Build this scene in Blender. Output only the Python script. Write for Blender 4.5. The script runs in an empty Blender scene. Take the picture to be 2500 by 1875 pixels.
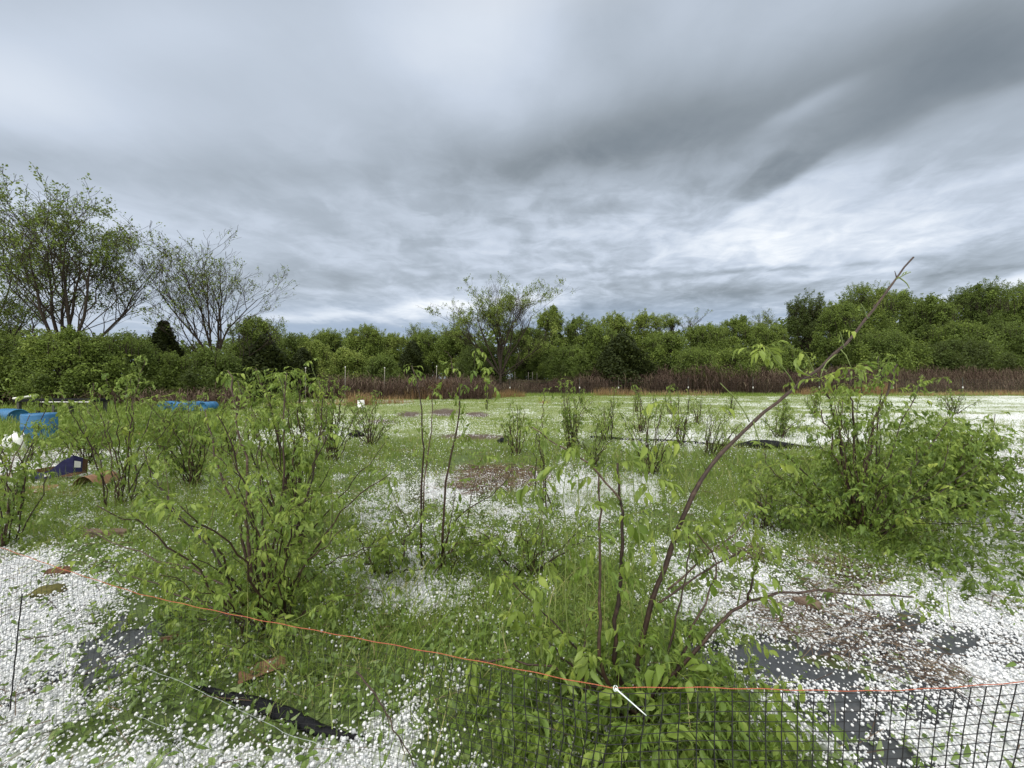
import bpy, math, random
import numpy as np
from mathutils import Vector, Matrix

# ------------------------------------------------------------------ camera, sky, sun, exposure
scene = bpy.context.scene
COL = scene.collection
CAMZ = 1.6
FPX = 939.0            # focal length in photograph pixels (2500 wide)
PITCH = 0.0133         # camera looks very slightly down
cam_data = bpy.data.cameras.new("camera")
cam = bpy.data.objects.new("camera", cam_data)
COL.objects.link(cam)
cam.location = (0, 0, CAMZ)
cam.rotation_euler = (math.pi / 2 - PITCH, 0, 0)
cam_data.sensor_width = 36.0
cam_data.lens = FPX / 2500 * 36
cam_data.clip_start = 0.02
cam_data.clip_end = 5000
scene.camera = cam
scene.view_settings.view_transform = 'Standard'
scene.view_settings.look = 'None'
scene.view_settings.exposure = 0.17
scene.view_settings.gamma = 1.0
scene.render.engine = 'CYCLES'
scene.cycles.max_bounces = 6
scene.cycles.transparent_max_bounces = 4

SUN_EL, SUN_AZ = math.radians(52), math.radians(215)
sun_data = bpy.data.lights.new("sun", 'SUN')
sun_data.energy = 1.35
sun_data.angle = math.radians(24)
sun_data.color = (1.0, 0.96, 0.88)
sun = bpy.data.objects.new("sun", sun_data)
COL.objects.link(sun)
sdir = Vector((math.sin(SUN_AZ) * math.cos(SUN_EL), math.cos(SUN_AZ) * math.cos(SUN_EL), math.sin(SUN_EL)))
sun.rotation_euler = sdir.to_track_quat('Z', 'Y').to_euler()
sun.location = (0, -5, 20)


class NT:
    """tiny node helper"""
    def __init__(s, tree):
        s.t = tree; s.n = tree.nodes; s.l = tree.links
    def node(s, typ, **kw):
        n = s.n.new(typ)
        for k, v in kw.items():
            setattr(n, k, v)
        return n
    def put(s, sock, v):
        if isinstance(v, bpy.types.NodeSocket):
            s.l.new(v, sock)
        elif v is not None:
            try:
                sock.default_value = v
            except TypeError:
                sock.default_value = v[0]
    def m(s, op, a, b=None, c=None, clamp=False):
        n = s.node('ShaderNodeMath', operation=op); n.use_clamp = clamp
        s.put(n.inputs[0], a); s.put(n.inputs[1], b)
        if c is not None: s.put(n.inputs[2], c)
        return n.outputs[0]
    def vm(s, op, a, b=None):
        n = s.node('ShaderNodeVectorMath', operation=op)
        s.put(n.inputs[0], a); s.put(n.inputs[1], b)
        return n.outputs[0]
    def xyz(s, x, y, z):
        n = s.node('ShaderNodeCombineXYZ')
        s.put(n.inputs[0], x); s.put(n.inputs[1], y); s.put(n.inputs[2], z)
        return n.outputs[0]
    def noise(s, vec, scale, detail=4, rough=0.5, dist=0.0):
        n = s.node('ShaderNodeTexNoise')
        s.put(n.inputs['Vector'], vec); s.put(n.inputs['Scale'], scale)
        s.put(n.inputs['Detail'], detail); s.put(n.inputs['Roughness'], rough)
        s.put(n.inputs['Distortion'], dist)
        return n.outputs[0]
    def ramp(s, fac, stops, interp='LINEAR'):
        n = s.node('ShaderNodeValToRGB'); n.color_ramp.interpolation = interp
        e = n.color_ramp.elements
        while len(e) < len(stops): e.new(0.5)
        for el, (p, c) in zip(e, stops):
            el.position = p; el.color = (*c, 1) if len(c) == 3 else c
        s.put(n.inputs[0], fac)
        return n.outputs[0]
    def mix(s, f, a, b, blend='MIX'):
        n = s.node('ShaderNodeMix', data_type='RGBA', blend_type=blend)
        s.put(n.inputs[0], f)
        s.put(n.inputs[6], a if isinstance(a, bpy.types.NodeSocket) else (*a, 1))
        s.put(n.inputs[7], b if isinstance(b, bpy.types.NodeSocket) else (*b, 1))
        return n.outputs[2]
    def mapr(s, v, a, b, c=0.0, d=1.0, smooth=False):
        n = s.node('ShaderNodeMapRange'); n.interpolation_type = 'SMOOTHSTEP' if smooth else 'LINEAR'
        s.put(n.inputs[0], v)
        for i, q in enumerate((a, b, c, d)): s.put(n.inputs[1 + i], q)
        return n.outputs[0]


def srgb(r, g, b):
    f = lambda c: c / 12.92 if c <= 0.04045 else ((c + 0.055) / 1.055) ** 2.4
    return (f(r), f(g), f(b))


world = bpy.data.worlds.new("World")
scene.world = world
world.use_nodes = True
W = NT(world.node_tree)
W.n.clear()
tc = W.node('ShaderNodeTexCoord')
sep = W.node('ShaderNodeSeparateXYZ')
W.l.new(tc.outputs['Generated'], sep.inputs[0])
X, Y, Z = sep.outputs
# cloud deck coordinates (a plane overhead), used for all the cloud texture
zz = W.m('ADD', W.m('MAXIMUM', Z, 0.0), 0.11)
U = W.m('DIVIDE', X, zz); V = W.m('DIVIDE', Y, zz)
# bearing/height coordinates of the cloud masses
yy = W.m('MAXIMUM', Y, 0.12)
GX = W.m('DIVIDE', X, yy); GZ = W.m('DIVIDE', Z, yy)
wv = W.xyz(W.m('MULTIPLY', U, 0.9), W.m('MULTIPLY', V, 0.55), 0.0)
w1 = W.noise(wv, 1.1, 5, 0.55, 0.3)
w2 = W.noise(W.vm('ADD', wv, (7.3, 2.1, 4.0)), 1.3, 5, 0.55, 0.3)
warp = 0.20
gx = W.m('ADD', GX, W.m('MULTIPLY', W.m('SUBTRACT', w1, 0.5), warp * 1.6))
gz = W.m('ADD', GZ, W.m('MULTIPLY', W.m('MULTIPLY', W.m('SUBTRACT', w2, 0.5), warp), W.mapr(GZ, 0.0, 0.7, 0.12, 1.0)))
BLOBS = [  # px, py, half-width, half-height up, half-height down, tilt, amplitude
    (1130, 60, 330, 200, 190, 20, .12), (60, 240, 360, 160, 110, -18, .13), (400, 60, 260, 90, 90, 0, .05),
    (40, 640, 330, 180, 150, 0, .10), (60, 400, 200, 60, 60, -10, -.06),
    (560, 440, 420, 90, 80, -4, -.08), (1000, 300, 260, 110, 100, -35, -.06),
    (1830, 270, 520, 130, 100, 22, -.15), (1560, 330, 330, 90, 80, 22, -.08), (2440, 130, 340, 190, 150, 20, -.20), (1480, 60, 120, 160, 160, 25, -.06), (1300, 400, 380, 80, 60, 5, -.09),
    (2150, 330, 480, 130, 28, 21, -.14), (1880, 450, 240, 50, 13, 26, -.13),
    (1980, 265, 130, 22, 32, 22, .12), (2330, 440, 330, 36, 150, 14, .12),
    (1960, 590, 330, 55, 50, 4, .15), (2250, 560, 300, 60, 60, 8, .07), (1500, 640, 500, 50, 40, 2, .05),
    (1800, 500, 300, 40, 50, 14, .07), (1350, 470, 160, 40, 50, 10, .05), (850, 480, 200, 40, 50, 0, .06),
    (1140, 742, 200, 16, 34, 7, .22), (780, 775, 220, 16, 16, 4, .14), (860, 715, 160, 8, 10, 2, .06),
    (930, 805, 260, 20, 50, 2, -.13), (1000, 670, 420, 30, 34, 3, -.07), (1760, 722, 280, 30, 34, 4, -.15), (1850, 655, 330, 7, 6, 3, -.12), (2100, 668, 160, 9, 9, 3, .10), (2430, 640, 220, 50, 36, 12, -.17),
    (2470, 690, 190, 22, 30, 10, .17), (1650, 770, 500, 20, 18, 0, -.05), (1650, 745, 70, 8, 8, 2, .09), (700, 650, 400, 60, 60, 0, -.02),
]
L = None
for (px, py, sx, su, sd, rot, amp) in BLOBS:
    cx, cz = (px - 1250) / FPX, (925 - py) / FPX
    c, s_ = math.cos(math.radians(rot)), math.sin(math.radians(rot))
    dx = W.m('SUBTRACT', gx, cx); dz = W.m('SUBTRACT', gz, cz)
    a = W.m('MULTIPLY', W.m('ADD', W.m('MULTIPLY', dx, c), W.m('MULTIPLY', dz, s_)), FPX / sx)
    b = W.m('SUBTRACT', W.m('MULTIPLY', dz, c), W.m('MULTIPLY', dx, s_))
    bb = W.m('ADD', W.m('MULTIPLY', W.m('MAXIMUM', b, 0), FPX / su), W.m('MULTIPLY', W.m('MINIMUM', b, 0), FPX / sd))
    r2 = W.m('ADD', W.m('MULTIPLY', a, a), W.m('MULTIPLY', bb, bb))
    g = W.m('POWER', 2.718, W.m('MULTIPLY', r2, -1.0))
    L = W.m('MULTIPLY_ADD', g, amp, L if L is not None else 0.745)
# texture: billows, streaks along the wind
ca, sa = math.cos(math.radians(14)), math.sin(math.radians(14))
Ur = W.m('ADD', W.m('MULTIPLY', U, ca), W.m('MULTIPLY', V, -sa))
Vr = W.m('ADD', W.m('MULTIPLY', U, sa), W.m('MULTIPLY', V, ca))
n1 = W.noise(W.xyz(Ur, W.m('MULTIPLY', Vr, 0.45), 3.0), 1.5, 7, 0.55, 0.6)
n2 = W.noise(W.xyz(Ur, W.m('MULTIPLY', Vr, 0.8), 9.0), 4.2, 6, 0.55, 0.5)
n3 = W.noise(W.xyz(U, W.m('MULTIPLY', V, 0.7), 5.0), 0.55, 3, 0.5, 0.3)
low = W.mapr(GZ, 0.72, 0.36, 0.16, 1.0, True)
right = W.mapr(GX, -0.9, 0.3, 0.4, 1.0, True)
n4 = W.noise(W.xyz(W.m('MULTIPLY', U, 0.55), W.m('MULTIPLY', V, 0.8), 2.0), 9.0, 5, 0.6, 0.8)
n2 = W.mapr(n2, 0.34, 0.66, 0.15, 0.85, True)
n4 = W.mapr(n4, 0.36, 0.64, 0.2, 0.8, True)
tex = W.m('MULTIPLY', W.m('MULTIPLY', W.m('ADD', W.m('MULTIPLY', W.m('SUBTRACT', n1, 0.5), 0.36),
                               W.m('ADD', W.m('MULTIPLY', W.m('SUBTRACT', n2, 0.5), 0.16), W.m('MULTIPLY', W.m('SUBTRACT', n4, 0.5), 0.09))), low), right)
L = W.m('ADD', L, tex)
L = W.m('MULTIPLY_ADD', W.m('SUBTRACT', n3, 0.5), 0.10, L)
cloud = W.ramp(L, [(0.40, srgb(.38, .42, .455)), (0.55, srgb(.54, .575, .605)), (0.70, srgb(.67, .71, .755)),
                   (0.80, srgb(.77, .81, .865)), (0.90, srgb(.86, .89, .93)), (1.0, srgb(.95, .965, .98))])
# dark gaps low over the horizon are bluer
blue = W.m('MULTIPLY', W.mapr(GZ, 0.24, 0.12, 0.0, 1.0, True), W.mapr(L, 0.85, 0.66, 0.0, 0.6, True))
cloud = W.mix(blue, cloud, srgb(.62, .70, .81))
sky = W.node('ShaderNodeTexSky', sky_type='NISHITA')
sky.sun_disc = False
sky.sun_elevation = SUN_EL
sky.sun_rotation = SUN_AZ
skyc = W.vm('MULTIPLY', sky.outputs[0], (0.1, 0.1, 0.1))
col = W.mix(0.93, skyc, cloud)
# bright overcast zenith; unseen sky behind camera boosted and whitened as added fill light
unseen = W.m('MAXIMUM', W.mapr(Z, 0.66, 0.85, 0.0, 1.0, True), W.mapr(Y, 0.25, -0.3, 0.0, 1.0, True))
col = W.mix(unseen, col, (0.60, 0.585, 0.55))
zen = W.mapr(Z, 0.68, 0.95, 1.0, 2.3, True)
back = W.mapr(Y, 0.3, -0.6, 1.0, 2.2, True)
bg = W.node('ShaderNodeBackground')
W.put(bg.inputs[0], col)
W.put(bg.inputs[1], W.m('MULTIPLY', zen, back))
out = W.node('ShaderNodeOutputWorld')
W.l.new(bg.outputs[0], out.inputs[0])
world.cycles.sampling_method = 'MANUAL'
world.cycles.sample_map_resolution = 512

# ------------------------------------------------------------------ helpers
rng = np.random.default_rng(7)
random.seed(7)
CP, SP = math.cos(PITCH), math.sin(PITCH)


def P(px, py, depth):
    """point at a depth (metres ahead) on the line of sight through a photograph pixel"""
    rx, ry, rz = (px - 1250) / FPX, 1.0, (937.5 - py) / FPX
    y = ry * CP + rz * SP
    z = -ry * SP + rz * CP
    k = depth / y
    return np.array([rx * k, depth, CAMZ + z * k])


def vnoise(x, y, seed=0):
    xi = np.floor(x).astype(np.int64); yi = np.floor(y).astype(np.int64)
    fx = x - xi; fy = y - yi
    fx = fx * fx * (3 - 2 * fx); fy = fy * fy * (3 - 2 * fy)
    def h(a, b):
        n = (a * 374761393 + b * 668265263 + seed * 1442695041) & 0xffffffff
        n = ((n ^ (n >> 13)) * 1274126177) & 0xffffffff
        return ((n ^ (n >> 16)) & 0xffff) / 65535.0
    return (h(xi, yi) * (1 - fx) + h(xi + 1, yi) * fx) * (1 - fy) + (h(xi, yi + 1) * (1 - fx) + h(xi + 1, yi + 1) * fx) * fy


def fbm(x, y, scale, seed=0, octv=4):
    s = 0; a = 0.5; t = 0
    for i in range(octv):
        s = s + a * vnoise(x / scale + i * 17.3, y / scale - i * 9.1, seed + i); t += a
        a *= 0.55; scale *= 0.47
    return s / t


def smooth(a, b, x):
    t = np.clip((x - a) / (b - a), 0, 1)
    return t * t * (3 - 2 * t)


def terrain(x, y):
    x = np.asarray(x, float); y = np.asarray(y, float)
    z = 0.10 * (fbm(x, y, 5.0, 3, 3) - 0.5) * smooth(2, 8, np.hypot(x, y))
    d = y
    ang = x / np.maximum(y, 1.0)
    right = smooth(0.75, 0.98, ang)
    mid = smooth(-0.7, -0.2, ang) * (1 - right)
    z = z + right * (2.2 * smooth(39.5, 46, d) + 7.0 * smooth(50, 95, d) - 0.0)
    z = z + mid * (1.5 * smooth(39, 49, y))
    return z


def tz(x, y):
    return float(terrain(x, y))


def ground_px(px, py):
    """where the line of sight through a pixel meets the flat field"""
    a, b = P(px, py, 1.0), np.array([0, 0, CAMZ])
    k = CAMZ / (CAMZ - a[2])
    return a[0] * k, k


# ---- what covers the ground: coarse survey of the field (rows: photo heights, 11 columns), turned into world positions
ROWS = [955, 985, 1010, 1040, 1060, 1080, 1110, 1150, 1200, 1260, 1330, 1410, 1500, 1600, 1700, 1800, 1900]
HAIL = """0 0 0 3 4 5 5 5 6 7 8
0 0 1 5 5 4 5 6 6 7 8
0 0 3 7 5 7 6 6 7 6 8
1 1 5 8 6 6 5 7 8 7 7
2 3 7 8 9 9 5 7 7 6 6
4 5 7 7 5 4 6 8 9 6 6
7 8 5 4 5 6 4 4 5 5 7
8 7 3 2 6 7 4 2 2 3 9
6 3 2 3 8 8 5 2 2 1 8
1 3 4 3 8 7 5 3 2 1 8
3 6 5 4 8 6 4 6 3 2 7
9 7 3 5 7 4 5 7 7 5 9
9 8 1 3 5 2 2 7 7 8 9
9 7 3 1 2 1 1 3 7 9 9
9 8 4 3 3 1 1 1 6 9 9
8 6 6 5 5 3 1 2 4 8 9
7 7 8 8 7 3 1 1 3 7 9"""
LITTER = """0 0 0 0 0 0 0 0 0 0 0
0 0 0 0 0 0 0 0 0 0 0
0 0 0 0 0 0 0 0 0 0 0
0 0 0 0 0 0 0 0 0 0 0
0 0 0 0 0 0 0 0 0 0 0
0 0 0 0 0 0 0 0 0 1 0
0 1 1 0 0 0 0 0 0 2 1
0 1 2 1 0 0 1 0 1 4 1
1 2 3 2 1 1 1 1 1 5 2
2 3 3 3 2 1 2 2 3 8 3
2 3 4 4 2 3 3 2 6 9 4
2 4 6 5 3 4 4 3 3 5 2
2 4 8 7 4 5 6 3 2 2 2
3 5 8 8 6 6 8 5 2 2 1
3 6 8 7 6 7 9 7 4 3 1
5 7 7 6 5 7 9 8 6 4 2
6 7 6 5 4 7 9 9 7 5 3"""
GRASS = """5 5 5 4 4 4 4 4 3 3 2
5 5 5 4 4 4 4 4 3 3 2
6 6 5 3 4 3 4 4 3 3 2
6 5 4 3 3 3 4 3 3 3 3
4 4 3 3 3 3 4 3 3 3 3
3 3 4 5 6 5 4 3 3 4 3
3 3 5 7 5 5 6 6 5 4 2
2 4 7 8 3 3 6 8 8 6 1
6 7 6 7 2 3 6 7 8 7 2
8 7 6 6 3 4 6 6 6 6 2
5 5 6 6 4 5 5 4 5 6 2
1 3 8 6 5 6 6 3 2 3 1
1 1 7 7 6 8 8 2 1 1 1
0 1 5 6 8 8 8 3 1 0 0
0 1 3 5 8 8 7 4 1 0 0
1 1 2 2 5 7 6 5 2 1 0
2 1 1 1 4 7 7 6 3 1 0"""
GRIDS = {k: np.array([[float(c) for c in r.split()] for r in g.split("\n")]) / 9.0
         for k, g in dict(hail=HAIL, litter=LITTER, grass=GRASS).items()}
GRIDS['hail'][7:12, 1:9] *= .76; GRIDS['hail'][2:7, 2:9] *= .66; GRIDS['hail'][2:6, 9:] *= .85; GRIDS['hail'][12:, 2:4] *= .85; GRIDS['hail'][8:12, 3:6] *= .9
RD = np.array([1.6 * FPX / (r - 925) for r in ROWS])      # depth of each row, falling


def survey(kind, x, y):
    g = GRIDS[kind]
    y = np.maximum(np.asarray(y, float), 0.4)
    row = np.interp(1.0 / y, 1.0 / RD, np.arange(len(RD)))
    wob = (fbm(x, y, 1.3, 50) - 0.5) * np.minimum(1.2, 6.0 / y)
    row = np.clip(row + wob, 0, len(RD) - 1.001)
    colm = np.clip((np.asarray(x, float) / y * FPX + 1250) / 250 + (fbm(x, y, 1.1, 61) - 0.5) * 0.8, 0, 9.999)
    r0 = row.astype(int); c0 = colm.astype(int); fr = row - r0; fc = colm - c0
    return (g[r0, c0] * (1 - fc) + g[r0, c0 + 1] * fc) * (1 - fr) + (g[r0 + 1, c0] * (1 - fc) + g[r0 + 1, c0 + 1] * fc) * fr


# bare black landscape fabric and brown dead stalks, as ellipses on the ground (px, py, half w, half h)
def blob(x, y, spots):
    out = np.zeros_like(np.asarray(x, float))
    py = 925 + 1.6 * FPX / np.maximum(y, 0.3); px = 1250 + FPX * np.asarray(x) / np.maximum(y, 0.3)
    n = (fbm(x, y, 0.25, 77) - 0.5) * 1.3
    for (cx, cy, w, h, rot) in spots:
        c, s = math.cos(math.radians(rot)), math.sin(math.radians(rot))
        a = ((px - cx) * c - (py - cy) * s) / w; b = ((px - cx) * s + (py - cy) * c) / h
        out = np.maximum(out, 1.25 - np.sqrt(a * a + b * b) + n * 0.55)
    return np.clip(out * 2.0, 0, 1)


FABRIC_SPOTS = [(1930, 1625, 150, 42, -12), (2040, 1655, 110, 26, -5), (280, 1545, 75, 42, -30), (210, 1650, 30, 80, 0), (330, 1500, 30, 50, 0),
                (2220, 1525, 55, 28, 0), (2350, 1575, 65, 32, 0), (2372, 1440, 14, 36, 0), (2280, 1480, 30, 20, 0),
                (260, 1660, 50, 20, 20), (2100, 1790, 60, 30, 0), (2080, 1740, 40, 60, 0), (2180, 1860, 60, 40, 0)]
STRAW_SPOTS = [(1960, 1520, 150, 50, -12), (2090, 1400, 90, 40, -20), (2120, 1560, 170, 60, -10), (2260, 1640, 120, 40, -10), (1830, 1350, 70, 25, 0),
               (1230, 1170, 110, 28, 0), (1170, 1190, 60, 20, 0), (2030, 1450, 60, 30, 0), (1880, 1500, 70, 30, 0)]
HEAP_SPOTS = [(1085, 1008, 34, 9, 0), (1000, 1012, 30, 7, 0), (1165, 1012, 30, 6, 0), (1160, 1065, 90, 8, 0), (930, 1030, 36, 5, 0)]


def hail_cover(x, y):
    d = survey('hail', x, y)
    y = np.asarray(y, float)
    k = np.clip(y / 5.0, 1.0, 3.5)
    st = 1 + 1.8 * smooth(6, 12, y)
    n = 0.40 * fbm(x / st, y / (1 + .3 * (st - 1)), 1.0, 11) + 0.30 * fbm(x / k / st, y / k, 0.25, 23) + 0.30 * fbm(x / k, y / k, 0.07, 29, 3)
    k2 = smooth(4, 9, y) * 0.10
    c = smooth(0.27 - k2 * .4, 0.70 + k2 * .2, d * 0.82 + (n - 0.5) * 1.5 + 0.03 - 0.13 * smooth(5, 8, y) - 0.02 * smooth(14, 25, y) + 0.05 * smooth(.8, 1.1, x / np.maximum(y, 1)))
    py = 925 + 1.6 * FPX / np.maximum(y, 0.3)
    c = c * (1 - 0.86 * blob(x, y, FABRIC_SPOTS))
    c = c * (1 - 0.45 * blob(x, y, STRAW_SPOTS)) * (1 - blob(x, y, HEAP_SPOTS))
    # blue drums stand in weeds: little hail there, none beyond the fence line except on the right bank
    c = c * (1 - smooth(38, 40, y) * (1 - smooth(0.9, 1.0, x / np.maximum(y, 1))))
    c = np.where((y > 49) & (y < 56) & (x / np.maximum(y, 1) > 0.95), 0.75 * (n > 0.45), np.where(y > 40, 0, c))
    return c


# ------------------------------------------------------------------ mesh building
def _link(o, parent=None):
    COL.objects.link(o)
    if parent is not None:
        o.parent = parent
    return o


class MB:
    """collects shapes (numpy) and links them as one mesh object"""
    def __init__(s):
        s.v = []; s.f3 = []; s.f4 = []; s.t = []; s.n = 0; s.k3 = []; s.k4 = []
    def add(s, v, f3=None, f4=None, tint=0.5, mat=0):
        v = np.asarray(v, np.float32).reshape(-1, 3)
        s.v.append(v)
        s.t.append(np.broadcast_to(np.asarray(tint, np.float32), (len(v),)))
        if f3 is not None and len(f3):
            s.f3.append(np.asarray(f3, np.int64) + s.n); s.k3.append(np.full(len(f3), mat))
        if f4 is not None and len(f4):
            s.f4.append(np.asarray(f4, np.int64) + s.n); s.k4.append(np.full(len(f4), mat))
        s.n += len(v)
    def inst(s, tmpl, pos, mats, tint=0.5, mat=0):
        """tmpl=(v,f3,f4,tint) placed at pos (N,3) with matrices (N,3,3)"""
        tv, f3, f4, tt = tmpl
        N = len(pos)
        if N == 0: return
        v = np.einsum('nij,kj->nki', mats, tv) + np.asarray(pos)[:, None, :]
        K = len(tv)
        off = (np.arange(N) * K)[:, None, None]
        t = (np.broadcast_to(np.asarray(tint, np.float32), (N,))[:, None] + tt[None, :]).reshape(-1)
        F3 = (f3[None] + off).reshape(-1, 3) if f3 is not None and len(f3) else None
        F4 = (f4[None] + off).reshape(-1, 4) if f4 is not None and len(f4) else None
        s.add(v.reshape(-1, 3), F3, F4, t, mat)
    def tube(s, pts, rad, n=6, tint=0.5, cap=True, mat=0):
        pts = np.asarray(pts, float)
        rad = np.broadcast_to(np.asarray(rad, float), (len(pts),))
        d = np.gradient(pts, axis=0)
        d /= np.linalg.norm(d, axis=1)[:, None] + 1e-9
        ref = np.array([0, 0, 1.0]) if abs(d[0][2]) < 0.8 else np.array([1.0, 0, 0])
        a = np.cross(d, ref); a /= np.linalg.norm(a, axis=1)[:, None] + 1e-9
        b = np.cross(d, a)
        th = np.arange(n) / n * 2 * math.pi
        ring = pts[:, None] + rad[:, None, None] * (np.cos(th)[None, :, None] * a[:, None] + np.sin(th)[None, :, None] * b[:, None])
        m = len(pts)
        i = np.arange(m - 1)[:, None] * n; j = np.arange(n)[None]; j2 = (j + 1) % n
        f4 = np.stack([i + j, i + j2, i + n + j2, i + n + j], -1).reshape(-1, 4)
        v = ring.reshape(-1, 3); f3 = None
        if cap:
            v = np.vstack([v, pts[0], pts[-1]])
            k = m * n
            jj = np.arange(n); jn = (jj + 1) % n
            f3 = np.vstack([np.stack([np.full(n, k), jn, jj], 1), np.stack([np.full(n, k + 1), (m - 1) * n + jj, (m - 1) * n + jn], 1)])
        s.add(v, f3, f4, tint, mat)
    def box(s, c, size, rot=0, tint=0.5, mat=0, bev=0.0):
        x, y, z = [q / 2 for q in size]
        v = np.array([[sx * x, sy * y, sz * z] for sx in (-1, 1) for sy in (-1, 1) for sz in (-1, 1)])
        cc, ss = math.cos(rot), math.sin(rot)
        v = v @ np.array([[cc, ss, 0], [-ss, cc, 0], [0, 0, 1]]) + np.asarray(c)
        s.add(v, None, [[0, 1, 3, 2], [4, 6, 7, 5], [0, 4, 5, 1], [2, 3, 7, 6], [0, 2, 6, 4], [1, 5, 7, 3]], tint, mat)
    def sheet(s, grid, tint=0.5, mat=0, thick=0.0, closed=False):
        """grid (a,b,3) of points -> quads, optionally given a thickness along z"""
        g = np.asarray(grid, float); a, b = g.shape[:2]
        i = np.arange(a - 1)[:, None] * b; j = np.arange(b - 1)[None]
        f = np.stack([i + j, i + j + 1, i + b + j + 1, i + b + j], -1).reshape(-1, 4)
        if thick == 0:
            s.add(g.reshape(-1, 3), None, f, tint, mat); return
        top = g.reshape(-1, 3); bot = top - np.array([0, 0, thick])
        K = a * b
        edge = list(range(b)) + [r * b + b - 1 for r in range(1, a)] + [(a - 1) * b + c for c in range(b - 2, -1, -1)] + [r * b for r in range(a - 2, 0, -1)]
        e = np.array(edge); e2 = np.roll(e, -1)
        side = np.stack([e, e + K, e2 + K, e2], 1)
        s.add(np.vstack([top, bot]), None, np.vstack([f, f[:, ::-1] + K, side]), tint, mat)
    def build(s, name, mat, parent=None, smooth_=True, origin=None):
        me = bpy.data.meshes.new(name)
        v = np.concatenate(s.v) if s.v else np.zeros((0, 3), np.float32)
        if origin is not None: v = v - np.asarray(origin, np.float32)
        f3 = np.concatenate(s.f3) if s.f3 else np.zeros((0, 3), np.int64)
        f4 = np.concatenate(s.f4) if s.f4 else np.zeros((0, 4), np.int64)
        me.vertices.add(len(v)); me.vertices.foreach_set('co', v.astype(np.float32).ravel())
        nl = f3.size + f4.size
        me.loops.add(nl); me.loops.foreach_set('vertex_index', np.concatenate([f3.ravel(), f4.ravel()]).astype(np.int32))
        npoly = len(f3) + len(f4)
        me.polygons.add(npoly)
        st = np.concatenate([np.arange(len(f3)) * 3, f3.size + np.arange(len(f4)) * 4]).astype(np.int32)
        me.polygons.foreach_set('loop_start', st)
        if s.k3 or s.k4:
            me.polygons.foreach_set('material_index', np.concatenate(s.k3 + s.k4).astype(np.int32))
        me.polygons.foreach_set('use_smooth', np.full(npoly, smooth_, bool))
        at = me.attributes.new('tint', 'FLOAT', 'POINT')
        at.data.foreach_set('value', np.concatenate(s.t).astype(np.float32) if s.t else [])
        me.update(calc_edges=True)
        mats = mat if isinstance(mat, (list, tuple)) else [mat]
        for m_ in mats: me.materials.append(m_)
        o = bpy.data.objects.new(name, me)
        if origin is not None and parent is None: o.location = origin
        return _link(o, parent)


def tag(o, label, cat=None, group=None, kind=None):
    if label: o['label'] = label
    if cat: o['category'] = cat
    if group: o['group'] = group
    if kind: o['kind'] = kind
    return o


def thing(name, loc, label, cat, group=None, rz=0.0):
    o = bpy.data.objects.new(name, None)
    o.empty_display_size = 0.1
    COL.objects.link(o); o.location = loc; o.rotation_euler = (0, 0, rz)
    return tag(o, label, cat, group)


def copy_tree(o, parent=None):
    c = o.copy(); COL.objects.link(c)
    if parent is not None: c.parent = parent
    for ch in list(o.children): copy_tree(ch, c)
    return c


def rotmats(yaw, pitch=0, roll=0, scale=1.0):
    """rotation Z(yaw) * X(pitch) * Y(roll), arrays -> (N,3,3)"""
    yaw, pitch, roll, scale = np.broadcast_arrays(np.asarray(yaw, float), pitch, roll, scale)
    cy, sy, cp, sp, cr, sr = np.cos(yaw), np.sin(yaw), np.cos(pitch), np.sin(pitch), np.cos(roll), np.sin(roll)
    z = np.zeros_like(cy); o = np.ones_like(cy)
    A = np.stack([np.stack([cy, -sy, z], -1), np.stack([sy, cy, z], -1), np.stack([z, z, o], -1)], -2)
    B = np.stack([np.stack([o, z, z], -1), np.stack([z, cp, -sp], -1), np.stack([z, sp, cp], -1)], -2)
    C = np.stack([np.stack([cr, z, sr], -1), np.stack([z, o, z], -1), np.stack([-sr, z, cr], -1)], -2)
    return (A @ B @ C) * scale[:, None, None]


# ------------------------------------------------------------------ materials
def new_mat(name):
    m = bpy.data.materials.new(name); m.use_nodes = True
    t = NT(m.node_tree); t.n.clear()
    o = t.node('ShaderNodeOutputMaterial')
    return m, t, o


def bsdf(t, col, rough=0.6, spec=0.3, normal=None, metal=0.0):
    b = t.node('ShaderNodeBsdfPrincipled')
    t.put(b.inputs['Base Color'], col if isinstance(col, bpy.types.NodeSocket) else (*col, 1))
    t.put(b.inputs['Roughness'], rough)
    t.put(b.inputs['Specular IOR Level'], spec)
    b.inputs['Metallic'].default_value = metal
    if normal is not None: t.l.new(normal, b.inputs['Normal'])
    return b


def bump(t, h, strength=0.3, dist=0.01):
    n = t.node('ShaderNodeBump'); n.inputs['Strength'].default_value = strength
    n.inputs['Distance'].default_value = dist
    t.l.new(h, n.inputs['Height'])
    return n.outputs[0]


def attr(t, name='tint'):
    a = t.node('ShaderNodeAttribute'); a.attribute_name = name
    return a.outputs['Fac']


def objco(t):
    return t.node('ShaderNodeTexCoord').outputs['Object']


def leaf_mat(name, stops, under=(0.16, 0.21, 0.12), trans=0.35, rough=0.45, spec=0.35, underf=0.5):
    m, t, o = new_mat(name)
    col = t.ramp(attr(t), stops)
    geo = t.node('ShaderNodeNewGeometry')
    c2 = t.mix(t.m('MULTIPLY', geo.outputs['Backfacing'], underf), col, under)
    b = bsdf(t, c2, rough, spec)
    tr = t.node('ShaderNodeBsdfTranslucent')
    t.l.new(t.mix(0.4, c2, (0.26, 0.32, 0.03) if 'leaf' in name else (0.3, 0.3, 0.08)), tr.inputs[0])
    mx = t.node('ShaderNodeMixShader'); mx.inputs[0].default_value = trans
    t.l.new(b.outputs[0], mx.inputs[1]); t.l.new(tr.outputs[0], mx.inputs[2])
    t.l.new(mx.outputs[0], o.inputs[0])
    return m


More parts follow.
